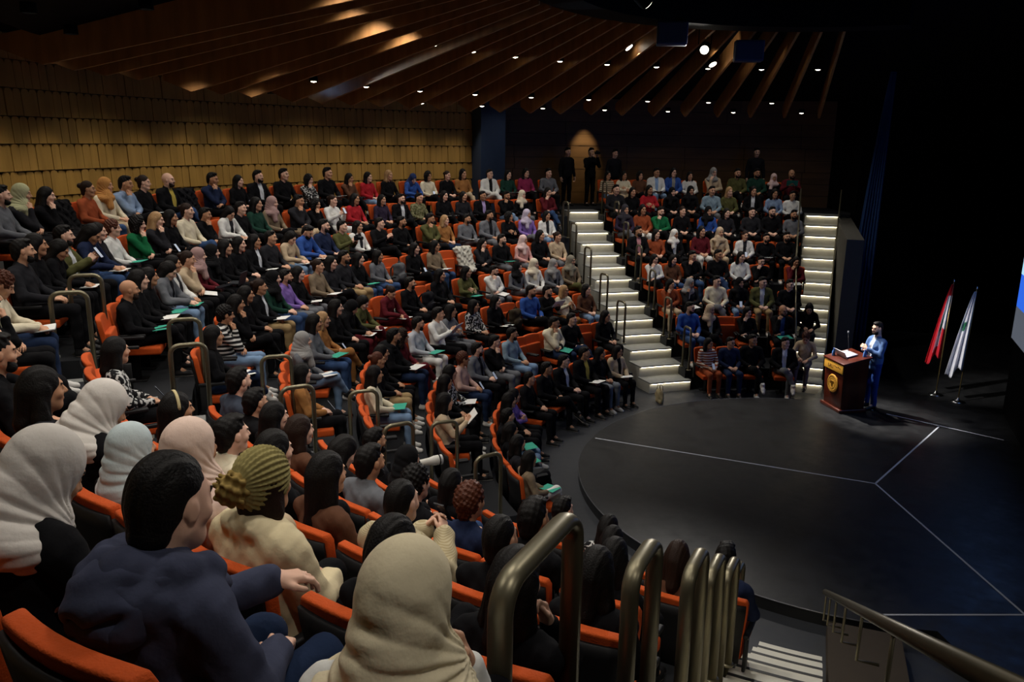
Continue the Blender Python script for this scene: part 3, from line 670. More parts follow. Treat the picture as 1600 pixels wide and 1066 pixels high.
def top_mesh(pose, kind, res=.013):
    # kind: plain, open (jacket over a shirt), hood, coat
    dx = LEAN.get(pose, (0, 0, 0))[0]; inf = {'plain': .004, 'open': .012, 'hood': .014, 'coat': .026}[kind]
    f = Field((-.3, -.42, .42), (.6, .42, 1.15), res); torso(f, dx, inf)
    f.cap((-.055+dx*.8, 0, .955), (-.045+dx*.9, 0, 1.01), .072+inf*.5, .064+inf*.3, .04)
    for s in (1, -1): arm(f, pose, s, inf+.006, .012)
    if kind == 'hood':
        f.ell((-.15+dx, 0, .975), (.105, .155, .09), .03).cap((-.235+dx, .06, .93), (-.235+dx, -.06, .93), .035, .035, .02)
        for a in np.linspace(-1.9, 1.9, 9):
            p = (-.045+dx-.12*math.cos(a), .125*math.sin(a), 1.035-.03*(1-math.cos(a)))
            f.ell(p, (.046, .046, .042), .018)
        f.cap((-.24+dx, .11, .98), (-.27+dx, 0, .955), .012, .012, .01, neg=True).cap((-.27+dx, 0, .955), (-.24+dx, -.11, .98), .012, .012, .01, neg=True).cap((-.10+dx, .09, 1.02), (.03+dx, .085, .965), .036, .028, .03).cap((-.10+dx, -.09, 1.02), (.03+dx, -.085, .965), .036, .028, .03)
    if kind == 'coat':
        f.cap((-.12+dx, .07, 1.02), (-.12+dx, -.07, 1.02), .05, .05, .03).cap((-.08+dx, .09, 1.02), (.05+dx, .05, .95), .036, .03, .03).cap((-.08+dx, -.09, 1.02), (.05+dx, -.05, .95), .036, .03, .03)
    if kind == 'open':
        for s in (1, -1): f.cap((.0+dx*.8, s*.065, 1.0), (.085+dx*.4, s*.062, .62), .026, .028, .02)
        f.cap((.12+dx*.5, 0, .95), (.13, 0, .62), .02, .035, .02, neg=True)
    f.ripple(.0026 if kind != 'coat' else .002, FOLDS).ripple(.0016, [(70, -45, 60, .4), (-38, 88, 52, 1.9)])
    f.ell((-.03+dx, 0, 1.07), (.055, .055, .06), .01, neg=True)
    V, F = f.net(); c = V[F].mean(1); mi = np.zeros(len(F), int)
    if kind == 'open': mi[(np.abs(c[:, 1]) < .052-(1.0-c[:, 2])*.03) & (c[:, 0] > .0+dx*.5) & (c[:, 2] > .6) & (c[:, 2] < 1.05)] = 1
    return netmesh('seated_top', V, F, mi if mi.max() else None)
def hood_mesh(dx, res=.007):
    f = Field((-.36, -.24, .78), (.16, .24, 1.14), res)
    f.ell((-.185+dx, 0, .955), (.085, .14, .095), 0).ell((-.12+dx, 0, 1.0), (.09, .15, .05), .02)
    for a in np.linspace(-2.3, 2.3, 19):
        f.ell((-.045+dx-.13*math.cos(a), .135*math.sin(a), 1.03-.06*(1-math.cos(a))), (.036, .036, .034), .02)
    f.ell((-.10+dx, 0, 1.09), (.095, .095, .055), .012, neg=True)
    f.cap((-.22+dx, .13, 1.0), (-.27+dx, .0, .93), .008, .008, .014, neg=True).cap((-.27+dx, .0, .93), (-.22+dx, -.13, .99), .008, .008, .014, neg=True)
    f.ripple(.003, [(40, 25, 70, .3), (-30, 60, 45, 1.7)]).ell((-.03+dx, 0, 1.06), (.06, .07, .12), .01, neg=True)
    V, F = f.net(); return netmesh('hood', V, F)
def trouser_mesh(legs):
    f = Field((-.24, -.3, .06), (.68, .3, .7), .014)
    f.ell((-.01, 0, .52), (.155, .18, .105), 0)
    for s in (1, -1):
        K, A = LEGS[legs][0 if s > 0 else 1]; A = np.array(A)+np.array((0, 0, .02))
        f.cap((.0, s*.09, .515), K, .092, .068, .04).cap(K, A, .064, .05, .03)
    f.ripple(.0025, FOLDS); V, F = f.net(); return netmesh('seated_trousers', V, F)
def shoe_mesh():
    f = Field((-.09, -.06, -.02), (.24, .06, .14), .007)
    f.cap((0, 0, .09), (0, 0, .05), .045, .045, 0).cap((-.02, 0, .035), (.10, 0, .035), .042, .044, .03).cap((.1, 0, .03), (.175, 0, .022), .042, .034, .02)
    f.plane((0, 0, -1), .0, 0); f.plane((0, 0, 1), .12)
    V, F = f.net(); c = V[F].mean(1); return netmesh('shoe', V, F, (c[:, 2] < .018).astype(int))
def hair_mesh(kind, res=.0085):
    f = Field((-.26, -.22, -.46), (.14, .22, .22), res)
    if kind in ('buzz', 'short', 'bun', 'curly', 'bob', 'long', 'verylong', 'curlyshort', 'ponytail', 'curlylong'):
        t = {'buzz': -.0045, 'short': -.003, 'bun': -.001, 'curly': .016, 'bob': .006, 'long': .005, 'verylong': .006, 'curlyshort': .01, 'ponytail': .002, 'curlylong': .02}[kind]
        f.ell((-.02, 0, .034), (.103+t, .084+t, .1+t), 0)
        if kind == 'short': f.ell((.03, 0, .108), (.05, .058, .02), .025)
        if kind == 'buzz': pass
        if kind in ('buzz', 'short', 'bun', 'curlyshort', 'ponytail'):
            f.cap((-.05, 0, -.01), (-.06, 0, -.055), .072+t, .058, .03)
        if kind in ('bob', 'curly'):
            for s in (1, -1): f.cap((-.03, s*.05, .0), (-.03, s*.066, -.10), .052+t, .042+t, .03)
            f.cap((-.07, 0, 0), (-.07, 0, -.10), .07+t, .06, .03)
        if kind in ('long', 'verylong', 'curlylong'):
            e = {'long': -.24, 'verylong': -.36, 'curlylong': -.27}[kind]
            for s in (1, -1): f.cap((-.035, s*.05, .0), (-.05, s*.075, e*.6), .05+t, .042+t, .03).cap((-.05, s*.075, e*.6), (-.085, s*.06, e), .042+t, .022+t, .02)
            f.cap((-.08, 0, 0), (-.125, 0, e*.7), .065+t, .045, .03).cap((-.125, 0, e*.7), (-.13, 0, e-.03), .045, .025, .03)
            f.cap((.0, .068, .0), (.02, .085, -.15), .022+t*.5, .02+t*.5, .02)
        if kind == 'bun': f.ell((-.125, 0, .05), (.042, .045, .042), .01)
        if kind == 'ponytail': f.cap((-.11, 0, .03), (-.15, 0, -.05), .03, .034, .02).cap((-.15, 0, -.05), (-.14, 0, -.2), .034, .015, .02)
        # leave the face open
        f.ell((.122, 0, -.004), (.078, .068 if kind not in ('short', 'buzz') else .08, .094), .010, neg=True)
        if kind in ('buzz', 'short', 'curlyshort', 'bun', 'ponytail'):
            f.cap((.05, .1, -.08), (.05, -.1, -.08), .062, .062, .02, neg=True)
            for s in (1, -1): f.ell((.004, s*.09, -.016), (.028, .03, .042), .006, neg=True)
        f.cap((-.02, 0, -.075), (-.035, 0, -.2), .048, .05, .01, neg=True)
        if kind.startswith('curly'): f.ripple(.0036, [(150, 90, 70, 0), (-85, 170, 110, 1.1), (100, -70, 185, 2.)])
        elif kind == 'short': f.ripple(.0018, [(140, 60, 90, 0), (-90, 160, 40, 1.2)])
        else: f.ripple(.0012, [(20, 160, 10, 0), (10, 230, 20, 1.4)])
    elif kind == 'beard':
        f = Field((-.02, -.09, -.16), (.13, .09, .02), .006)
        f.cap((.055, -.03, -.095), (.055, .03, -.095), .036, .036, 0)
        for s in (1, -1): f.cap((.03, s*.052, -.03), (.05, s*.035, -.09), .016, .026, .02)
        f.cap((.092, -.02, -.047), (.092, .02, -.047), .009, .009, .005)
        f.ell((.10, 0, -.063), (.02, .018, .006), .004, neg=True)
    elif kind == 'hijabfine':
        f = Field((-.26, -.27, -.42), (.15, .27, .16), res)
        f.ell((-.02, 0, .03), (.116, .098, .11), 0).ell((-.085, 0, -.065), (.075, .085, .07), .05)
        f.cap((-.02, 0, -.05), (-.025, 0, -.14), .094, .09, .04).ell((-.035, 0, -.20), (.15, .2, .085), .08)
        f.cap((.03, -.06, -.13), (.09, -.11, -.33), .06, .05, .04).cap((-.09, 0, -.14), (-.14, 0, -.28), .08, .07, .05)
        f.ell((.118, 0, -.014), (.062, .057, .083), .012, neg=True)
        X, Y, Z = f.pts((slice(None),)*3); m = np.clip((.06-Z-.35*(X+.02))/.12, 0, 1); an = np.arctan2(Z+.13, X-.085)
        f.D += (m*.0034*(1-2*np.abs(np.sin(13*an+.8*np.sin(14*Y)+6*np.abs(Y))))+m*.0012*np.sin(34*an-20*Y)).astype(np.float32)
    elif kind == 'hijab' or kind == 'hijabbig':
        b = 1.0 if kind == 'hijab' else 1.08
        f.ell((-.02, 0, .03), (.112*b, .095*b, .108*b), 0)
        f.cap((-.02, 0, -.04), (-.025, 0, -.12), .093*b, .088*b, .03)
        f.ell((-.025, 0, -.17), (.115*b, .15*b, .065), .05)
        f.cap((.03, .02, -.13), (.075, .03, -.24), .055, .045, .03).cap((-.08, 0, -.12), (-.13, 0, -.25), .07, .05, .04)
        f.ell((.115, 0, -.014), (.062, .057, .083), .012, neg=True)
        f.ripple(.0024, [(34, 20, 60, 0), (-18, 45, 50, 1.4), (55, 12, -38, .7)])
        f.cap((-.03, 0, -.13), (-.04, 0, -.3), .058, .062, .01, neg=True)
    elif kind == 'beanie':
        f.ell((-.025, 0, .045), (.12, .102, .107), 0).cap((-.02, .0, .0), (-.06, 0, -.01), .1, .09, .03)
        f.plane((.25, 0, -1), .05, .01)
        X, Y, Z = f.pts((slice(None),)*3); ph = np.arctan2(Z-.03, Y)
        f.D += (.0045*np.cos(30*ph)*np.clip((X+.15)/.06, 0, 1)+.0012*np.sin(X*330)).astype(np.float32)
    elif kind == 'pompom':
        f.ell((-.165, 0, .03), (.062, .062, .062), 0); f.ripple(.006, [(130, 80, 60, 0), (-80, 140, 90, 1.1), (70, -60, 150, 2.)])
    elif kind == 'cap':
        f.ell((-.01, 0, .045), (.108, .09, .085), 0).ell((.10, 0, .05), (.06, .065, .01), .01); f.plane((0, 0, -1), -.02, .01)
    V, F = f.net(); return netmesh(kind+'_shape', V, F)
GC = {}
def cached(fn, *a):
    k = (fn.__name__,)+a
    if k not in GC: GC[k] = fn(*a)
    return GC[k]
SKIN = [mat('skin_light', '#e0b49c', .55, bump=.05, scale=60), mat('skin_olive', '#cc9c7e', .55, bump=.05, scale=60), mat('skin_tan', '#b88868', .55, bump=.05, scale=60)]
EYE = mat('eye_dark', '#1a1412', .3); BROW = mat('brow_hair', '#20140e', .9); LIP = mat('lips', '#a85a4c', .5)
HAIRM = {'k': mat('hair_black', '#0c0908', .6, bump=.3, scale=120, spec=.2), 'b': mat('hair_brown', '#24150d', .6, bump=.3, scale=120, spec=.2),
         'g': mat('hair_blonde', '#a8845a', .5, bump=.5, scale=90), 'r': mat('hair_auburn', '#4c2412', .5, bump=.5, scale=90)}
FINE = set()
HEADS = {'s': ('short', 'k'), 'bz': ('buzz', 'k'), 'l': ('long', 'k'), 'ls': ('long', 'b'), 'c': ('curly', 'k'), 'b': ('bun', 'b'), 'g': ('long', 'g'), 'r': ('curlyshort', 'r'), 'bob': ('bob', 'k'),
         'cs': ('curlyshort', 'k'), 'cl': ('curlylong', 'b'), 'll': ('verylong', 'k'), 'lg': ('long', 'b'), 'lbr': ('long', 'b'), 'lhb': ('verylong', 'k'), 'rb': ('bun', 'r')}
SCARF = {'sage': ('sage green', '#a8a884'), 'tan': ('tan', '#b8834a'), 'mauve': ('mauve', '#9c7f7c'), 'bk': ('black', '#141416'), 'nv': ('navy', '#26335a'), 'cr': ('cream', '#d8cdb6'), 'pu': ('pale lilac', '#b9b0c4'),
         'pk': ('pale pink', '#dcc0bc'), 'gy': ('grey', '#8d8c8a'), 'go': ('patterned grey', '#7f7a6c'), 'dk': ('charcoal', '#35333a'), 'wh': ('white', '#dcdad4'), 'be': ('beige', '#bfa98e'),
         'lg': ('light grey', '#cfc9c2'), 'lb': ('pale blue', '#b5c2c4'), 'crpk': ('blush', '#ddc3b4'), 'cream': ('cream', '#e6d9b8')}
CLO = {'bk': ('black', '#0d0d10'), 'dk': ('charcoal', '#222226'), 'nv': ('navy', '#1d2640'), 'bl': ('blue', '#2f4f93'), 'lb': ('pale blue', '#7e93b0'), 'wh': ('white', '#d6d6d2'),
       'cr': ('cream', '#d6ccb2'), 'be': ('beige', '#b8a488'), 'tn': ('tan', '#96673a'), 'br': ('brown', '#5a3c2c'), 'rs': ('rust', '#90472a'), 'rd': ('red', '#a0222a'), 'mr': ('maroon', '#581a22'),
       'gn': ('green', '#17603a'), 'dg': ('dark green', '#1c3a30'), 'ol': ('olive', '#50502f'), 'gy': ('grey', '#63656a'), 'lg': ('light grey', '#b4b8be'), 'pu': ('purple', '#7d62a8'),
       'pk': ('pink', '#d3a09a'), 'mg': ('magenta', '#8a2c50'), 'dp': ('dark purple', '#2e2638'), 'gb': ('taupe', '#7c6c58'), 'lgb': ('grey blue', '#7d92a0'), 'kh': ('khaki', '#98815c'), 'dst': ('grey', '#6a7078')}
for _k, _h in (('#3d4f78', 0),): pass
JEANS = {'bl': '#33496e', 'lb': '#6f88a6', 'nv': '#1d2a44'}
TOPS = {  # code: (description, kind, outer, inner)
 'bkyl': ('open black jacket over yellow', 'open', 'bk', '#b7a14a'), 'olwh': ('open olive jacket over white', 'open', 'ol', '#c8ccd0'), 'gydk': ('open grey jacket over black', 'open', 'gy', '#1c1c20'),
 'whdk': ('open dark vest over white', 'open', 'wh', '#26262a'), 'bkwh': ('open black jacket over white', 'open', 'bk', '#c9cdd2'), 'bwp': ('black and white printed top', 'print', 'bk', '#b9b9b6'),
 'stripe': ('black and white striped sweater', 'stripe', 'bk', '#c4c4c0'), 'whbk': ('white and black jacket', 'open', 'wh', '#18181a'), 'camo': ('camouflage jacket', 'print', 'ol', '#7c7a5c'),
 'bkpu': ('open black jacket over lilac', 'open', 'bk', '#a894c4'), 'bkstr': ('black striped cardigan', 'open', 'bk', '#202022'), 'bestr': ('beige striped top', 'stripe', 'be', '#4a3c30'),
 'whlb': ('open white jacket over pale blue', 'open', 'wh', '#86a4cc'), 'bwbl': ('open blue cardigan over grey', 'open', 'bl', '#8a8a84'), 'bkpk': ('open black jacket over pink', 'open', 'bk', '#b07a80'),
 'mrdk': ('dark maroon top', 'plain', 'mr', None), 'bkcr': ('open black jacket over cream scarf', 'open', 'bk', '#d2c4a2'), 'bkbl': ('open black jacket over blue', 'open', 'bk', '#3a5070'),
 'orstr': ('orange and white striped sweater', 'stripe', 'rs', '#cfc8ba'), 'bebk': ('open beige blazer over black', 'open', 'be', '#151517'), 'crbk': ('open cream jacket over black', 'open', 'cr', '#17171a'),
 'bkgy': ('black jacket with grey hood', 'hood', 'bk', None), 'bepk': ('blush knit top', 'plain', '#b8978c', None), 'gynv': ('slate sweater over blue collar', 'plain', '#343a46', None),
 'pkcr': ('blush coat', 'coat', '#cfb3a6', None), 'nvhood': ('navy hooded sweatshirt', 'hood', '#3c4054', None), 'crcoat': ('cream wool coat', 'coat', '#d8c9a4', None), 'plaid': ('blue plaid shirt', 'plaid', '#27406e', '#8aa0c0'),
 'crcard': ('cream ribbed cardigan', 'stripe2', '#b8ab8c', '#a0926f')}
POSEW = {'lap': '', 'cross': 'arms crossed', 'chin': 'hand on chin', 'write': 'bent writing', 'up': 'hands raised', 'knee': 'arm resting forward'}
def top_look(code):
    if code in TOPS:
        d, kd, o, i = TOPS[code]; oc = CLO[o][1] if o in CLO else o
        if kd in ('print', 'stripe', 'plaid', 'stripe2'):
            m = mat('cloth_'+kd, oc, .9, kind=kd.strip('2'), col2=i, scale={'print': 26., 'stripe': 5.5, 'plaid': 4.5, 'stripe2': 40.}[kd])
            return d, 'plain' if kd != 'stripe2' else 'coat', [m]
        return d, kd, [cloth(oc)]+([cloth(i)] if i else [])
    n, c = CLO[code]; return n+' top', 'plain', [cloth(c)]
rnd = random.Random(7)
NUM = 'zero one two three four five six seven eight nine ten eleven twelve thirteen fourteen fifteen sixteen seventeen eighteen nineteen twenty twenty-one twenty-two twenty-three twenty-four twenty-five twenty-six twenty-seven twenty-eight twenty-nine thirty thirty-one thirty-two thirty-three thirty-four thirty-five thirty-six thirty-seven thirty-eight'.split()
BLOCK = {'A': ('near block', 'foreground rails'), 'B': ('middle block', 'lit stairs'), 'C': ('right block', 'lit stairs')}
def fit(parts):
    s = ', '.join(p for p in parts if p)
    n = lambda: len(s.replace(',', ' ').replace('-', ' ').split())
    if n() > 16: s = s.replace(' and white striped', ' striped').replace(' and white printed', ' printed').replace('slate sweater over blue collar', 'slate sweater')
    if n() > 16 and len(parts) > 2: s = s.replace(parts[1]+', ', '') if parts[1] else s
    if n() > 16: s = s.replace('open ', '', 1)
    if n() > 16: s = s.replace('middle block', 'middle')
    if n() > 16: s = s.replace(' block', '')
    if n() > 16: s = s.replace('foreground rails', 'rails').replace('lit stairs', 'stairs')
    if n() > 16: s = s.replace('person in ', 'person, ')
    return s
def make_person(k, th, hh, head, top, bot, pose, where, rad=None, scale=1., yawx=None, shoes=False, legs=None, base=None):
    r_ = RR+(k-1)*PR if rad is None else rad
    pos = cyl(r_, th, (k-1)*RISE) if base is None else Vector(base)
    face = R(th+180) if base is None or yawx is None else yawx
    sp = Vector((2.2, 3.5, 0))-Vector((pos.x, pos.y, 0)); want = math.atan2(sp.y, sp.x); dyaw = (want-face+math.pi) % (2*math.pi)-math.pi
    yb = 0. if abs(dyaw) < .12 else math.copysign(.28 if abs(dyaw) < .4 else .5, dyaw)
    if pose in ('write',): yb = 0.
    if yawx is not None and base is None: yb = yawx
    legs = legs or ('over' if rnd.random() < .3 else 'normal')
    sk = SKIN[rnd.randrange(3)] if top != 'nvhood' else SKIN[0]
    sc = scale*(1+hh/115.)
    d, kd, tm = top_look(top)
    o = link('person', cached(body_mesh, pose, legs, yb), [sk, EYE, BROW, LIP])
    o.location = pos; o.rotation_euler = (0, 0, face+rnd.uniform(-.07, .07)); fem = head[0] in 'hlgbcr'
    o.scale = (sc*(.97 if fem else 1.02), sc*(.91 if fem else 1.), sc)
    if kd == 'hood': link('hood', cached(hood_mesh, LEAN.get(pose, (0, 0, 0))[0]*.9), tm, o)
    near = where.startswith(('top row, near', 'row seven, near'))
    link('top', cached(top_mesh, pose, kd, .008) if near else cached(top_mesh, pose, kd), tm, o)
    bc = JEANS.get(bot) or CLO[bot][1]
    link('trousers', cached(trouser_mesh, legs), cloth(bc), o)
    H = head_matrix(pose, yb)
    def on_head(name, kind, m):
        kk = 'hijabfine' if kind == 'hijab' else kind
        h = link(name, cached(hair_mesh, kk, .0045) if near else cached(hair_mesh, kk), m, o); h.matrix_local = H; return h
    acc = ''
    if head[0] == 'h' and head[1:] in SCARF:
        n, c = SCARF[head[1:]]; on_head('headscarf', 'hijab', cloth(c)); acc = ' and '+n+' headscarf'
    elif head == 'x':
        on_head('beard', 'beard', HAIRM['b'])
    elif head == 'beanie':
        on_head('hair', 'bob', HAIRM['b']); on_head('beanie', 'beanie', cloth('#8a8052')); on_head('pompom', 'pompom', cloth('#8a7442')); acc = ' and olive knitted beanie'
    else:
        hk, hc = HEADS[head]; on_head('hair', hk, HAIRM[hc])
        if head == 's' and rnd.random() < .5 and top != 'nvhood': on_head('beard', 'beard', HAIRM['k'])
        if head == 'lhb':
            b = MB(); b.tube([(-.02, .1*math.cos(a), .03+.115*math.sin(a)) for a in np.linspace(-.1, math.pi+.1, 16)], .004, 6, ry=((1, 0, 0), .012))
            h = link('headband', b.done('headband', True), cloth('#c9b98c'), o); h.matrix_local = H; acc = ' and cream headband'
        if head == 's' and top == 'bk' and k in (2, 3) and th < 85: pass
    if shoes:
        white = rnd.random() < .5
        for i in (0, 1):
            K, A = LEGS[legs][i]
            s = link('shoe', cached(shoe_mesh), [mat('shoe_white', '#cfcdc8', .6) if white else mat('shoe_black', '#151517', .5), mat('sole_white', '#c8c6c0', .7)], o)
            s.location = (A[0]-.0, A[1], A[2]-.10 if A[2] < .2 else A[2]-.07); s.rotation_euler = (0, .5 if A[2] > .2 else 0, 0)
    o['label'] = fit(['person in '+d+acc, POSEW[pose], where]); o['category'] = 'person'; o['group'] = 'seated audience'
    return o, H
# ---- things people hold
def book_mesh():
    b = MB(); b.box((-.1, -.145, -.002), (.1, .145, .002), 0, Matrix.Rotation(.05, 4, 'Y')); return b.done('sheet')
def openbook_mesh():
    b = MB()
    for s in (1, -1):
        b.box((-.105, 0 if s > 0 else -.15, -.004), (.105, .15 if s > 0 else 0, .006), 0, Matrix.Rotation(s*.13, 4, 'X'))
        b.box((-.11, 0 if s > 0 else -.155, -.009), (.11, .155 if s > 0 else 0, -.004), 1, Matrix.Rotation(s*.13, 4, 'X'))
    return b.done('open_book')
def phone_mesh():
    b = MB(); b.box((-.038, -.004, -.077), (.038, .004, .077), 0); b.box((-.034, -.0052, -.072), (.034, -.004, .072), 1); return b.done('phone')
def laptop_mesh():
    b = MB(); b.box((-.11, -.16, -.008), (.11, .16, .008), 0); b.box((.10, -.16, 0), (.112, .16, .22), 0, Matrix.Rotation(.25, 4, 'Y')); return b.done('laptop')
def camera_mesh():
    b = MB(); b.box((-.03, -.07, -.045), (.03, .07, .045), 0); b.box((-.03, -.03, .045), (.02, .03, .07), 0)
    b.lathe([(.036, 0), (.04, .02), (.038, .08), (.042, .085), (.04, .1)], 16, 0, Matrix.Translation((.03, 0, 0)) @ Matrix.Rotation(math.pi/2, 4, 'Y')); return b.done('camera_body')
PROPS = {'paper': ('paper', 'white sheet of paper', 'paper'), 'gbook': ('booklet', 'green booklet', 'booklet'), 'gpaper': ('paper', 'green sheet of paper', 'paper'), 'book': ('notebook', 'open white notebook', 'notebook'),
         'phone': ('phone', 'dark mobile phone', 'phone'), 'laptop': ('laptop', 'open dark laptop', 'laptop'), 'tablet': ('tablet', 'dark slim tablet', 'tablet'), 'camera': ('camera', 'black camera', 'camera'), 'pencil': ('pencil', 'orange pencil', 'pencil')}
def give(o, prop, pose, where):
    n, d, cat = PROPS[prop]; M = o.matrix_basis
    if prop in ('paper', 'gbook', 'gpaper', 'tablet'):
        m = {'paper': mat('paper_white', '#dcdcd8', .8), 'gbook': mat('cover_green', '#2f9c84', .6), 'gpaper': mat('cover_green', '#2f9c84', .6), 'tablet': mat('device_black', '#1b1c20', .3)}[prop]
        ob = link(n, cached(book_mesh), m)
    elif prop == 'book': ob = link(n, cached(openbook_mesh), [mat('paper_white', '#dcdcd8', .8), mat('device_black', '#1b1c20', .3)])
    elif prop == 'phone': ob = link(n, cached(phone_mesh), [mat('device_black', '#1b1c20', .3), mat('phone_glow', '#c8d4e8', .3, emit=.08)])
    elif prop == 'laptop': ob = link(n, cached(laptop_mesh), mat('laptop_grey', '#26282c', .4))
    elif prop == 'camera': ob = link(n, cached(camera_mesh), mat('device_black', '#1b1c20', .3))
    else:
        b = MB(); b.tube([(0, 0, -.09), (0, 0, .075)], .0038, 6); b.tube([(0, 0, .075), (0, 0, .088)], [.0038, .0008], 6); ob = link(n, b.done('pencil', True), mat('pencil_orange', '#d9822a', .5))
    if pose in ('lap', 'cross', 'knee'): L = Matrix.Translation((.335, .0, .665)) @ Matrix.Rotation(-.15, 4, 'Y') @ Matrix.Rotation(rnd.uniform(-.5, .5), 4, 'Z')
    elif pose == 'write': L = Matrix.Translation((.40, .03, .632)) @ Matrix.Rotation(-.1, 4, 'Y')
    elif pose == 'chin': L = Matrix.Translation((.33, .04, .625)) @ Matrix.Rotation(.1, 4, 'Y') @ Matrix.Rotation(.4, 4, 'Z')
    else: L = Matrix.Translation((.37, 0, .93)) @ Matrix.Rotation(-.9, 4, 'Y')
    if prop == 'phone': L = Matrix.Translation((.345, 0, .70) if pose != 'up' else (.375, 0, .95)) @ Matrix.Rotation(-.6, 4, 'Y') @ Matrix.Rotation(math.pi/2, 4, 'Z')
    if prop == 'camera': L = Matrix.Translation((.37, 0, .94))
    if prop == 'laptop': L = Matrix.Translation((.37, 0, .65))
    if prop == 'pencil': L = Matrix.Translation((.37, -.02, .945)) @ Matrix.Rotation(.7, 4, 'X')
    ob.matrix_world = M @ L
    ob['label'] = fit([d+' held by seated person', where]); ob['category'] = cat; ob['group'] = 'things held by the audience'
    return ob

# ============================================================ seats
ORANGE = mat('seat_orange_fabric', '#bd4c15', .85, bump=.25, scale=120.); SHELL = mat('seat_shell_black', '#121214', .6)
def seat_back_mesh():
    V = []; F = []; prof = [(-.135, .40, .205), (-.165, .62, .222), (-.20, .84, .245), (-.212, .93, .248), (-.222, .965, .232)]
    n = 9
    for x, z, w in prof:
        for i in range(n):
            s = -1+2*i/(n-1); V.append((x+.035*(s*s), s*w, z-.012*abs(s)**3))
    m = len(V)
    for x, z, w in prof:
        for i in range(n):
            s = -1+2*i/(n-1); V.append((x-.06+.035*(s*s), s*w, z-.012*abs(s)**3))
    P = len(prof)
    for j in range(P-1):
        for i in range(n-1):
            a = j*n+i; F.append((a, a+1, a+n+1, a+n)); F.append((m+a, m+a+n, m+a+n+1, m+a+1))
    for j in range(P-1):
        a = j*n; F.append((a, a+n, m+a+n, m+a)); a += n-1; F.append((a, m+a, m+a+n, a+n))
    for i in range(n-1):
        F.append((i, m+i, m+i+1, i+1)); a = (P-1)*n+i; F.append((a, a+1, m+a+1, m+a))
    return bevelled(mesh('backrest', V, F), .016, 3)
def shell_mesh():
    V = []; F = []; prof = [(-.20, .36, .20), (-.232, .62, .215), (-.262, .84, .235), (-.272, .915, .236)]; n = 7
    for dx in (0, -.02):
        for x, z, w in prof:
            for i in range(n):
                s = -1+2*i/(n-1); V.append((x+dx+.035*s*s, s*w, z))
    m = len(prof)*n
    for j in range(len(prof)-1):
        for i in range(n-1): a = j*n+i; F += [(a, a+1, a+n+1, a+n), (m+a, m+a+n, m+a+n+1, m+a+1)]
        a = j*n; F.append((a, a+n, m+a+n, m+a)); a += n-1; F.append((a, m+a, m+a+n, a+n))
    for i in range(n-1): F.append((i, m+i, m+i+1, i+1)); a = (len(prof)-1)*n+i; F.append((a, a+1, m+a+1, m+a))
    return mesh('shell', V, F, True)
def cushion_mesh():
    b = MB(); b.box((-.13, -.21, .36), (.33, .21, .455)); return bevelled(b.done('cushion'), .028, 3)
def folded_mesh():
    b = MB(); b.box((-.115, -.215, .37), (-.03, .215, .80), 0, Matrix.Translation((.0, 0, 0)) @ Matrix.Rotation(-.10, 4, 'Y')); return bevelled(b.done('cushion'), .025, 3)
def armrest_mesh():
    b = MB(); b.box((-.2, -.022, .60), (.18, .022, .635)); b.box((-.19, -.014, .3), (-.1, .014, .6)); return bevelled(b.done('armrest'), .01, 2)
def pedestal_mesh():
    b = MB(); b.box((-.08, -.03, .015), (.04, .03, .37)); b.box((-.14, -.1, 0), (.12, .1, .018)); return bevelled(b.done('pedestal'), .006, 1)
SB, SS, SCU, SF, SA, SPD = seat_back_mesh(), shell_mesh(), cushion_mesh(), folded_mesh(), armrest_mesh(), pedestal_mesh()
def seat(k, th, where, vacant):
    o = empty('theatre_seat', fit([('empty folded' if vacant else 'occupied')+' orange theatre seat', where]), 'seat', cyl(RR+(k-1)*PR, th, (k-1)*RISE), R(th+180), 'orange theatre seats')
    link('backrest', SB, ORANGE, o); link('back_shell', SS, SHELL, o); link('cushion', SF if vacant else SCU, ORANGE, o); link('pedestal', SPD, SHELL, o)
    for s in (-1, 1): a = link('armrest', SA, SHELL, o); a.location = (0, s*.245, 0)
    return o

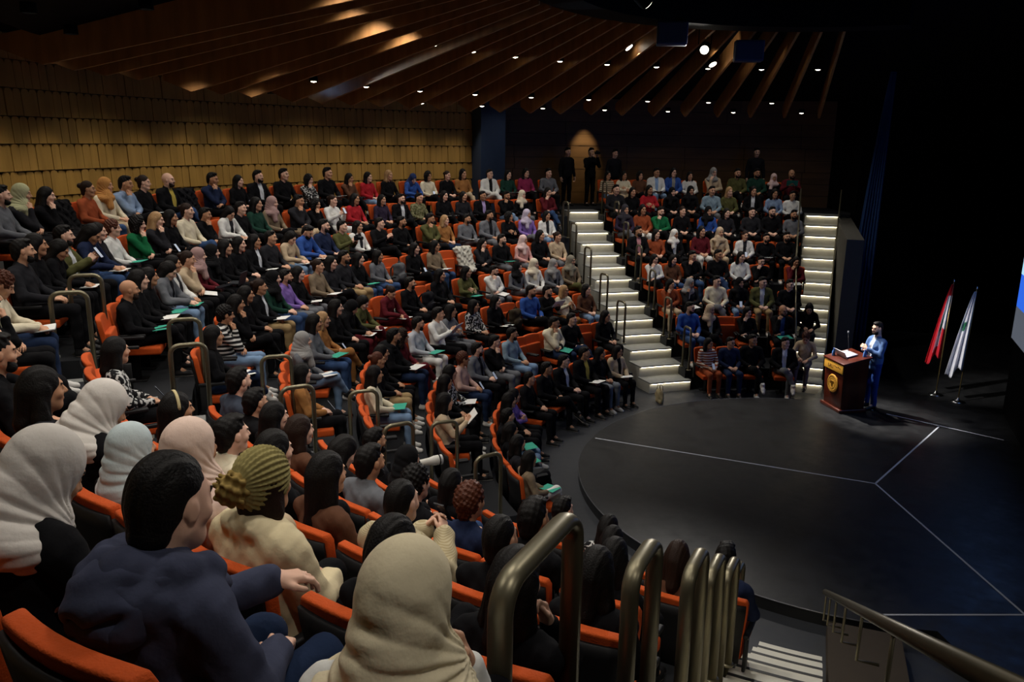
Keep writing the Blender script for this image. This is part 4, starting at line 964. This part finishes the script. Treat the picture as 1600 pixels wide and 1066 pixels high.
# ============================================================ audience
# block+row, azimuth, height change in cm, head, top, trousers, thing held, pose
PEOPLE = """
A3 229.8 -1 s bk bk - lap
A3 233.8 -3 l bwp bk - lap
A4 222.3 0 hbk bk bk - lap
A4 226.6 -3 l bk bl - lap
A4 237.8 -5 l bk bk - lap
A4 241.3 -3 lbr br bk - lap
A5 212.7 7 s gynv bk - lap
A5 215.8 0 s bk bk phone lap
A5 221.8 1 lg br bk - lap
A5 224.9 0 l bk bk paper write
A5 227.9 3 s gy bk paper lap
A5 231.0 1 cs bk bk - lap
A5 234.1 2 r nv nv - lap
A5 237.2 4 s bk bk - lap
A5 240.7 -6 l bk bk - lap
A6 211.5 -3 l bwp bk phone lap
A6 222.5 -4 lhb bk bk pencil up
A6 227.2 0 s cr bk - lap
A6 230.0 2 l bk bk - lap
A6 232.8 1 ll br bl - lap
A6 236.0 0 bz crcard bk phone up
A6 239.5 -3 bz bk nv - lap
A6 242.4 -6 l bk bk - lap
A7 204.9 1 r cr nv book write
A7 207.4 -6 s bk bk - chin
A7 229.2 6 hlg bk lb paper write
A7 231.8 -6 hlb bk bk - lap
A7 234.4 6 hcrpk pkcr be - lap
A7 236.9 3 beanie crcoat bk - lap
A7 240.3 -6 l bk bk - lap
A7 242.8 -6 l bk bk - chin
A8 237.6 0 hlg bk bk paper write
A8 240.5 3 bz nvhood nv - knee
A8 244.0 0 hcream wh bk - chin
B1 123.8 -6 l bebk bk paper lap
B1 129.3 -3 l bkstr dst - lap
B1 134.7 5 s bkyl bk paper lap
B1 142.2 2 s bkwh bk - lap
B1 149.3 1 s bk bk - lap
B1 157.8 1 bz bk bk - lap
B1 168.5 -3 bob pu bk - cross
B1 173.9 4 l bk bk - lap
B1 181.6 0 s bk lb gbook lap
B1 188.5 -1 l bk gy gbook lap
B1 194.5 -1 l dk bk tablet lap
B1 200.3 -5 l gb wh gbook lap
B2 119.5 -1 l bk bk - lap
B2 128.4 3 s bk nv - lap
B2 133.6 4 s crbk nv gbook chin
B2 146.0 1 s lgb lb - lap
B2 152.6 1 s bk gy - chin
B2 158.9 0 s gydk bk phone lap
B2 165.7 0 r bepk nv phone lap
B2 173.9 0 l bwp bk paper lap
B2 190.0 5 l be bk paper up
B3 118.3 -6 l br lb - lap
B3 123.3 -4 g cr tn - up
B3 127.2 0 s bk bk paper up
B3 131.1 5 s bl bk - lap
B3 139.7 -4 l bk bk paper lap
B3 145.5 -3 l bwp bk - lap
B3 152.0 0 l gy gy - cross
B3 155.9 3 s wh bk paper up
B3 162.6 1 s lg wh gbook lap
B3 168.6 -5 cl mrdk mr - lap
B3 172.5 6 s bkgy nv paper lap
B3 183.1 0 rb bk kh - lap
B3 189.3 0 l cr lb gbook lap
B4 117.0 -1 hgo gb ol - lap
B4 120.5 -6 hgy gydk dk - lap
B4 124.4 -2 hcr wh wh - lap
B4 127.8 -6 hbk gy gy - lap
B4 133.0 -6 s wh gy paper chin
B4 138.7 -2 l ol bk gbook cross
B4 144.6 1 l bkstr bk - lap
B4 151.7 -2 s bk bk - lap
B4 157.6 -2 b mr mr paper write
B4 165.4 -2 l ol mr paper write
B4 168.9 -1 hbk bk mr paper write
B4 172.3 3 l bk bk - lap
B4 177.2 -3 g tn tn phone lap
B4 180.7 3 l gy bl gbook lap
B4 188.0 0 hgy gy lb paper lap
B4 199.5 -2 l tn bk phone lap
B5 115.9 -2 b be gy - lap
B5 119.0 3 l bk bk - lap
B5 122.1 -6 hpk pk gy - lap
B5 126.1 -1 s bk gy gbook lap
B5 129.8 -6 l dk bk - chin
B5 138.7 -2 l gb bl paper lap
B5 142.7 -2 l bk bk phone lap
B5 150.0 -6 l gy bl - lap
B5 154.0 -4 l bk bl gbook lap
B5 157.1 5 s dk kh - lap
B5 162.8 0 b gb bk paper lap
B5 167.3 -3 l bk gy paper lap
B5 170.4 -1 s pu gy - lap
B5 173.5 4 hbk dg bl - lap
B5 177.2 0 b bkwh kh paper lap
B5 185.4 0 l bk bk - chin
B5 190.3 0 cs stripe lb - chin
B5 198.0 -1 l bk nv paper lap
B6 114.7 -6 l whdk lb - lap
B6 118.0 -1 hpu pu gy - lap
B6 121.0 -6 c bk bk - cross
B6 124.4 0 s gydk gy - lap
B6 128.2 -6 s gy gy paper lap
B6 131.9 -6 g tn nv - lap
B6 134.6 1 s ol bk - chin
B6 139.4 -2 s bk bk - lap
B6 143.2 -1 s bk bk - up
B6 147.0 -3 l whdk bk paper lap
B6 149.8 1 s ol bk camera up
B6 153.0 7 s nv bk - lap
B6 156.8 7 s bl bk paper write
B6 159.8 0 l be lb paper write
B6 165.7 -1 l bkwh bk paper lap
B6 168.6 0 l bk bk - lap
B6 173.9 -2 hbk bk bk laptop lap
B6 176.7 -1 hmauve mr bk tablet lap
B6 179.4 1 b be bk paper chin
B6 182.2 0 l whdk bk - lap
B6 185.0 3 l gydk lb gbook write
B6 188.0 -2 l bk bk gbook lap
B6 190.8 2 l bk bk paper lap
B6 194.0 -1 x bk bk gbook lap
B7 112.1 1 l mr bl - chin
B7 116.0 -6 hcr bk gy - lap
B7 118.5 -6 s bk lb - chin
B7 122.2 -6 s bkpu bk - lap
B7 125.2 -6 l dk bk - lap
B7 128.2 -3 l bk bk paper lap
B7 132.2 -6 s camo bk - lap
B7 135.0 -6 s bkwh bk - lap
B7 138.0 -6 l dp bk - lap
B7 142.2 -1 l rd bk - lap
B7 145.7 -1 b wh wh phone up
B7 148.5 -5 c bk bk - chin
B7 151.2 5 s dk be - chin
B7 155.1 4 hmauve gb bk - lap
B7 157.6 5 l dg bk - lap
B7 162.5 -1 l whdk bk paper write
B7 165.9 -2 s bk bk - chin
B7 168.4 7 b cr bl - lap
B7 171.0 0 l bk bk - lap
B7 173.5 1 g dk bk phone chin
B7 176.5 0 c gn bk - chin
B7 180.3 0 r wh bk gbook lap
B7 185.0 7 l nv bl paper write
B7 188.5 7 s olwh bk phone up
B7 191.0 0 l bk bk paper write
B7 193.5 7 l bk bk - lap
B7 196.2 7 s dk bk - lap
B8 109.9 0 s gy bk - lap
B8 113.2 0 l mg bk paper lap
B8 115.8 -4 l dg bk paper lap
B8 118.5 -2 s whbk wh - lap
B8 122.4 -1 l tn be - lap
B8 124.7 -5 b bk bk - lap
B8 127.5 -6 c cr bk phone lap
B8 130.0 -6 hnv bl bk - write
B8 133.2 -2 g bk bk - lap
B8 136.2 -5 l rd lb - lap
B8 139.0 -6 l br bk - chin
B8 142.0 7 s bk bk paper lap
B8 144.8 -6 c bwp bk - chin
B8 148.2 7 s bk bk - lap
B8 151.8 5 s bkwh bk - lap
B8 154.5 -3 l bk bk phone lap
B8 158.2 5 s nv bk - chin
B8 164.0 7 x bkyl bl - lap
B8 167.2 5 b bk bk paper lap
B8 169.8 7 s lb bk - chin
B8 172.2 5 htan cr be - lap
B8 174.5 2 b rs bl - lap
B8 180.0 0 l bk bk - chin
B8 183.1 7 hsage dk bk - chin
B8 185.4 7 s gy bk - lap
C1 79.8 -1 s bkwh gy - lap
C1 87.6 2 s bk bk - lap
C1 93.0 -4 s nv nv - lap
C1 98.5 -6 l orstr rs phone lap
C2 79.5 5 x bkbl bk gbook chin
C2 86.9 -2 l bk bk paper chin
C2 94.9 1 hbe bkcr bk - lap
C2 99.5 7 s bl bl - lap
C3 77.5 1 s bk bk - lap
C3 82.6 4 s olwh kh - lap
C3 86.9 1 hbk bk lb phone lap
C3 91.4 4 s cr gy - lap
C3 96.7 0 hgy dk bk paper chin
C3 100.6 -2 l rs be - chin
C4 76.1 -3 l mrdk bk paper chin
C4 82.0 -5 s bk bk - chin
C4 85.5 3 l wh bk paper lap
C4 89.5 7 s bk bl - lap
C4 94.2 5 s bk bl - chin
C4 97.6 -6 l br bl - lap
C4 101.1 -3 l wh bk - chin
C5 77.3 -1 s bk bk - lap
C5 80.5 -6 s bk bk paper lap
C5 83.9 -2 b whdk bk phone lap
C5 88.0 5 hbe be be - lap
C5 91.0 7 l mr wh - lap
C5 95.5 -1 hwh bkwh bk - lap
C5 98.6 -1 l rs bk - lap
C5 101.7 7 s bkpk bk - lap
C6 76.0 1 s gy bk - lap
C6 79.2 7 s bk bk - lap
C6 82.2 4 s dk bk - lap
C6 86.0 0 l dk bk - lap
C6 88.8 4 hbk bl bk - lap
C6 92.8 3 b bk bk - lap
C6 96.3 3 s gn bk - chin
C6 99.1 7 l rs wh - lap
C6 101.9 7 hdk dp gy - lap
C7 76.0 -2 s wh bk paper lap
C7 78.5 2 l lb bk - lap
C7 81.5 7 l bkwh bk - lap
C7 84.9 4 g ol bk - lap
C7 87.4 6 s lgb gy - lap
C7 90.5 5 hbk bk bk - lap
C7 93.2 1 hbk bk bk - lap
C7 96.6 6 l rd bk - cross
C7 99.1 0 l bk bk - lap
C7 101.6 7 s dk bk - lap
C8 76.0 5 x mr bk gpaper up
C8 78.3 -6 hpk bk bk laptop lap
C8 80.6 6 s dg bk - lap
C8 83.2 5 s ol bk - lap
C8 86.5 7 hgy be bk - chin
C8 89.7 -5 l wh bk - lap
C8 92.0 4 l bwbl bk - lap
C8 94.4 3 s whlb lb paper lap
C8 96.7 -6 c br bk - lap
C8 99.0 -6 l cr be - cross
C8 101.3 -6 l bestr lb - lap
A3 242.2 0 s nv bk - lap
A4 218.2 0 s dk bk - lap
A5 218.8 0 l bk bk - lap
B2 179.3 0 l bk bk - lap
B3 179.6 0 l bk bk - lap
B5 159.9 0 l dk bk - lap
B5 181.3 0 l bk bk - lap
B6 162.7 0 s dk bk - lap
B6 171.3 0 l bk bk - lap
B7 160.1 0 s bk bk - lap
B7 182.7 0 l dk bk - lap
A7 215.6 0 s bk bk - lap
A7 218.3 0 s bk bk - lap
A7 221.0 0 s bk bk - lap
A7 226.3 0 l dk bk - lap
"""
VACANT = "A3 216.3; A3 220.8; A3 225.3; A3 238.0; A4 214.1; A4 230.3; A4 234.1; A6 208.4; A6 214.2; A6 217.0; A6 219.8; A7 223.8; B1 163.1; B2 124.0; B2 137.8; B2 141.9; B2 184.6; B2 195.2; B2 200.4; B3 135.4; B3 176.1; B3 193.0; B3 196.8; B3 200.5; B4 148.1; B4 161.5; B4 184.4; B4 191.9; B4 195.7; B5 132.7; B5 135.7; B5 146.3; B5 194.1; B6 197.4; B8 161.1; B8 177.2; B8 187.9; C2 90.9"
rows = {}
for L in PEOPLE.strip().splitlines():
    t = L.split(); rows.setdefault((t[0][0], int(t[0][1])), []).append((float(t[1]), t[2:]))
for L in VACANT.split(';'):
    t = L.split(); rows.setdefault((t[0][0], int(t[0][1])), []).append((float(t[1]), None))
NEARP = {}
for (b, k), L in sorted(rows.items()):
    L.sort(key=lambda a: a[0], reverse=(b != 'B'))
    bn, an = BLOCK[b]
    for i, (th, at) in enumerate(L):
        where = f'{ROWW[k]}, {bn}, seat {NUMW[i+1]} from {an}'
        seat(k, th, where, at is None)
        if at is None: continue
        hh, head, top, bot, prop, pose = at
        sc = 1.07 if top == 'nvhood' else 1.
        legs = 'normal' if top in ('nvhood', 'nv', 'crcoat') else None
        if k == 1 and b == 'C' and i in (2,): legs = 'over'
        o, H = make_person(k, th, int(hh)-(7 if top == 'nvhood' else 0), head, top, bot, pose, where, shoes=True, scale=sc, legs=legs)
        NEARP[(b, k, round(th, 1))] = (o, H, top)
        if prop != '-': give(o, prop, pose, where)
# ============================================================ standing people, speaker
def stand_body(arms, yaw, mirror=False):
    # arms: [(elbow, wrist, finger dir, back dir, kind)] left, right
    f = Field((-.2, -.42, .03), (.45, .42, 1.62), .016)
    f.ell((0, 0, .93), (.11, .155, .12), 0).cap((.0, .03, 1.05), (0, .04, 1.25), .10, .11, .05).cap((.0, -.03, 1.05), (0, -.04, 1.25), .10, .11, .05)
    f.cap((-.01, .14, 1.37), (-.01, -.14, 1.37), .06, .06, .06).cap((-.01, 0, 1.38), (.01, 0, 1.50), .055, .052, .03)
    for i, s in enumerate((1, -1)):
        E, Wr = arms[i][:2]; f.cap((-.01, s*.18, 1.36), E, .046, .038, .03).cap(E, Wr, .036, .028, .02)
        f.cap((0, s*.09, .9), (.015, s*.10, .5), .075, .052, .03).cap((.015, s*.10, .5), (-.01, s*.11, .1), .048, .034, .02).cap((-.01, s*.11, .1), (.1, s*.12, .05), .03, .028, .02)
    V, F = f.net(); Vs = [V]; Fs = [F]; M = [np.zeros(len(F), int)]; n = len(V)
    T = np.array(Matrix.Translation((.03, 0, 1.625)) @ Matrix.Rotation(yaw, 4, 'Z') @ Matrix.Rotation(.12, 4, 'Y')); hv, hf, hm = HEADA
    Vs.append(hv @ T[:3, :3].T+T[:3, 3]); Fs.append(hf+n); M.append(hm); n += len(hv)
    for i, s in enumerate((1, -1)):
        E, Wr, fd, bd, kd = arms[i]; v, ff = HAND[kd]; v = v.copy(); B = frame(fd, bd)
        if s > 0: v[:, 1] *= -1; ff = ff[:, ::-1]
        Vs.append(v @ B.T+np.array(Wr)); Fs.append(ff+n); M.append(np.zeros(len(ff), int)); n += len(v)
    return netmesh('standing_body', np.concatenate(Vs), np.concatenate(Fs), np.concatenate(M)), Matrix(T.tolist())
def stand_top(arms, hem, openj):
    f = Field((-.22, -.44, hem-.1), (.45, .44, 1.55), .013)
    f.cap((0, .03, hem+.07), (0, .04, 1.25), .125, .125, .05).cap((0, -.03, hem+.07), (0, -.04, 1.25), .125, .125, .05).ell((0, 0, .98), (.13, .175, .14), .05)
    f.cap((-.01, .14, 1.375), (-.01, -.14, 1.375), .072, .072, .07).cap((-.01, 0, 1.4), (0, 0, 1.46), .07, .06, .04)
    for i, s in enumerate((1, -1)):
        E, Wr = map(np.array, arms[i][:2]); f.cap((-.01, s*.185, 1.36), E, .064, .054, .03).cap(E, Wr-(Wr-E)/np.linalg.norm(Wr-E)*.03, .052, .042, .02)
    f.plane((0, 0, -1), -hem, .01)
    if openj:
        for s in (1, -1): f.cap((.03, s*.06, 1.45), (.125, s*.05, 1.08), .024, .02, .02)
        f.cap((.15, 0, 1.42), (.155, 0, hem), .03, .045, .02, neg=True)
    f.ripple(.002, FOLDS); f.ell((.01, 0, 1.50), (.055, .055, .06), .01, neg=True)
    V, F = f.net(); c = V[F].mean(1); mi = ((np.abs(c[:, 1]) < .05) & (c[:, 0] > .03) & (c[:, 2] > 1.0)).astype(int) if openj else None
    return netmesh('standing_top', V, F, mi)
def stand_trousers():
    f = Field((-.2, -.28, .05), (.2, .28, 1.1), .014); f.ell((0, 0, .93), (.12, .165, .11), 0)
    for s in (1, -1): f.cap((0, s*.09, .9), (.015, s*.10, .5), .09, .07, .04).cap((.015, s*.10, .5), (-.01, s*.11, .09), .066, .055, .03)
    f.ripple(.002, FOLDS); V, F = f.net(); return netmesh('standing_trousers', V, F)
ST = {'chest': [((.08, .25, 1.13), (.26, .05, 1.24), (.4, -.75, .45), (.6, .5, .5), 'rest'), ((.06, -.25, 1.12), (.25, -.05, 1.20), (.35, .8, .35), (.5, -.6, .5), 'rest')],
      'side': [((-.02, .24, 1.1), (.06, .25, .86), (.15, 0, -1), (0, 1, 0), 'rest'), ((-.02, -.24, 1.1), (.06, -.25, .86), (.15, 0, -1), (0, -1, 0), 'rest')],
      'camera': [((.12, .24, 1.2), (.26, .07, 1.48), (.5, -.3, .8), (.3, .8, .2), 'rest'), ((.12, -.24, 1.2), (.26, -.07, 1.48), (.5, .3, .8), (.3, -.8, .2), 'rest')],
      'crossed': [((.06, .25, 1.12), (.20, .0, 1.17), (.1, -1, .05), (1, .1, .3), 'rest'), ((.06, -.25, 1.11), (.22, .0, 1.11), (.1, 1, .05), (1, -.1, .3), 'rest')]}
SG = {}
def standing(p, rz, arms, top, bot, hair, label, sc=1., yaw=0., openj=False, inner=None, hem=.86, beard=False, skin=0, shoes='#151517'):
    k = (arms, yaw)
    if k not in SG: SG[k] = stand_body(ST[arms], yaw)
    me, T = SG[k]; o = link('person', me, [SKIN[skin], EYE, BROW, LIP]); o.location = p; o.rotation_euler = (0, 0, rz); o.scale = (sc,)*3
    k = ('t', arms, hem, openj)
    if k not in SG: SG[k] = stand_top(ST[arms], hem, openj)
    link('jacket' if openj else 'top', SG[k], [cloth(top)]+([cloth(inner)] if inner else []), o)
    if 'tr' not in SG: SG['tr'] = stand_trousers()
    link('trousers', SG['tr'], cloth(bot), o)
    h = link('hair', cached(hair_mesh, hair[0]), HAIRM[hair[1]], o); h.matrix_local = T
    if beard: h = link('beard', cached(hair_mesh, 'beard'), HAIRM['k'], o); h.matrix_local = T
    for s in (1, -1):
        q = link('shoe', cached(shoe_mesh), [mat('shoe_leather', shoes, .4), BLACK], o); q.location = (-.01, s*.11, 0); q.rotation_euler = (0, 0, s*.12)
    return tag(o, label, 'person')
standing((2.24, 3.60, SH), R(193), 'chest', '#56719f', '#26468c', ('short', 'k'), 'person in blue suit and white shirt speaking behind the lectern, hands together', sc=1.02, yaw=.12, openj=True, inner='#d4d8e0', hem=.80, beard=True)
WZ = 3.40
for px, top, bot, pose, lb, sc in [
    (-5.9, '#7c8288', '#303238', 'side', 'person in light grey top standing beside the blue grey pier', .96),
    (-3.45, '#17171a', '#141416', 'side', 'person in black standing left of the lit wall patch', 1.),
    (-2.72, '#121214', '#141416', 'camera', 'person in black standing at the lit wall patch raising a camera', 1.),
    (-1.98, '#1c1c22', '#141416', 'side', 'person in dark jacket standing right of the lit wall patch', .98),
    (2.35, '#1a1a1e', '#141416', 'side', 'person in dark clothes standing behind the top row near the right end', 1.04)]:
    y = math.sqrt(13.6**2-px*px); f = math.atan2(3.5-y, 2.2-px)
    p = standing((px, y, WZ), f, pose, top, bot, ('long', 'k') if 'grey top' in lb else ('short', 'k'), lb, sc=sc)
    if pose == 'camera':
        c = link('camera', cached(camera_mesh), mat('device_black', '#1b1c20', .3)); c.matrix_world = p.matrix_basis @ Matrix.Translation((.36, 0, 1.60)); tag(c, 'black camera raised by the person at the lit wall patch', 'camera')
# people sitting on steps
def sitter(base, rz, **k):
    o, H = make_person(1, 0, 0, k['head'], k['top'], k['bot'], k['pose'], k['where'], base=base, yawx=rz, legs='normal', shoes=True); o['label'] = k['label']; return o
p = sitter(cyl(7.45, 208.3, .66), R(30), head='ll', top='plaid', bot='bk', pose='up', where='', label='person in blue plaid shirt sitting on the dim stairs aiming a camera')
c = link('camera', cached(camera_mesh), mat('device_black', '#1b1c20', .3)); M = p.matrix_basis @ Matrix.Translation((.40, 0, .99)); c.matrix_world = M; tag(c, 'black camera carrying the long white lens on the dim stairs', 'camera')
b = MB(); b.lathe([(.038, 0), (.04, .05), (.045, .14), (.058, .20), (.062, .30), (.055, .30), (.05, .27)], 24, 0, Matrix.Translation((.12, 0, 0)) @ Matrix.Rotation(math.pi/2, 4, 'Y'))
b.lathe([(.0635, .255), (.0635, .27)], 24, 1, Matrix.Translation((.12, 0, 0)) @ Matrix.Rotation(math.pi/2, 4, 'Y'))
link('lens', b.done('lens', True), [mat('lens_white', '#c9c7be', .5), BLACK], c)
sitter(cyl(7.05, 73.6, .48), R(250), head='l', top='bk', bot='dk', pose='write', where='', label='person in black sitting on the far right lit stairs looking down')
sitter(cyl(5.55, 74.6, .10), R(240), head='r', top='be', bot='gy', pose='write', where='', label='person in beige jacket sitting lowest on the far right stairs, head bowed')

# ============================================================ bags and coats on seats
def seat_frame(k, th): return Matrix.Translation(cyl(RR+(k-1)*PR, th, (k-1)*RISE)) @ Matrix.Rotation(R(th+180), 4, 'Z')
def backpack(M, col, label):
    o = empty('backpack', label, 'backpack'); o.matrix_world = M
    f = Field((-.2, -.24, -.05), (.25, .24, .52), .012); f.ell((0, 0, .2), (.10, .16, .2), 0).cap((0, .08, .06), (0, -.08, .06), .10, .10, .05).cap((0, .07, .34), (0, -.07, .34), .08, .08, .05).ell((.1, 0, .13), (.05, .12, .1), .02)
    f.ripple(.003, FOLDS); V, F = f.net(); link('body', netmesh('bag', V, F), cloth(col), o)
    b = MB()
    for s in (1, -1): b.tube([(-.08, s*.08, .38), (-.15, s*.09, .30), (-.16, s*.1, .16), (-.1, s*.11, .04)], .012, 8, ry=((0, 1, 0), .025))
    link('strap', b.done('strap', True), cloth(col), o)
    b = MB(); b.tube([(0, .04, .41), (0, .03, .45), (0, -.03, .45), (0, -.04, .41)], .01, 8); link('handle', b.done('handle', True), cloth(col), o)
    b = MB(); b.tube([(.145, -.08, .2), (.155, 0, .215), (.145, .08, .2)], .004, 6); link('zip', b.done('zip', True), mat('zip_metal', '#8a8c90', .4, metal=.8), o)
def coat(M, col, label):
    f = Field((-.3, -.3, -.05), (.4, .3, .6), .013)
    f.cap((-.17, .18, .50), (-.17, -.18, .50), .075, .075, 0).cap((-.12, .15, .45), (.02, .15, .08), .07, .08, .05).cap((-.12, -.15, .45), (.02, -.12, .08), .07, .09, .05).ell((.05, 0, .06), (.2, .2, .07), .06).cap((-.1, 0, .4), (0, 0, .1), .07, .08, .05)
    f.ripple(.007, [(40, 30, 50, 0), (-30, 60, 25, 1.), (20, -50, 70, 2.)]); V, F = f.net()
    o = link('coat', netmesh('coat', V, F), cloth(col)); o.matrix_world = M; tag(o, label, 'coat')
for k, th, dz, col, lb in [(5, 146.3, .5, '#55575a', 'grey backpack on an empty seat in the middle block, fifth row'), (4, 148.1, .5, '#1a1a1e', 'black backpack on an empty seat in the middle block, row four'),
                       (3, 135.4, .5, '#3a3226', 'dark patterned backpack on an empty seat in the middle block, row three')]:
    backpack(seat_frame(k, th) @ Matrix.Translation((.06, 0, .47)), col, lb)
for k, th, col, lb in [(8, 161.1, '#101014', 'black coat over an empty seat in the top row, middle block'), (5, 132.7, '#b9b6aa', 'pale coat draped over an empty seat near the middle block centre'), (8, 177.2, '#0e0e10', 'black coat over an empty top row seat by the golden wall')]:
    coat(seat_frame(k, th) @ Matrix.Translation((0, 0, .46)), col, lb)
backpack(Matrix.Translation(cyl(12.15, 236.9, 3.30)) @ Matrix.Rotation(R(50), 4, 'Z') @ Matrix.Translation((-.35, .0, .0)), '#3c3d3c', 'dark grey backpack on the floor behind the near seats, bottom left')
o = empty('tote_bag', 'beige tote bag on the pit floor by the front row feet', 'bag', cyl(4.62, 114.5, 0), R(20))
f = Field((-.12, -.2, -.02), (.12, .2, .36), .01); f.ell((0, 0, .15), (.06, .15, .17), 0).cap((0, .09, .04), (0, -.09, .04), .045, .045, .04); f.ripple(.004, FOLDS); V, F = f.net(); link('body', netmesh('tote', V, F), cloth('#a89a78'), o)
b = MB()
for s in (1, -1): b.tube([(s*.03, -.07, .28), (s*.03, -.05, .38), (s*.03, .05, .38), (s*.03, .07, .28)], .007, 6)
link('handle', b.done('handles', True), cloth('#6a5a40'), o)
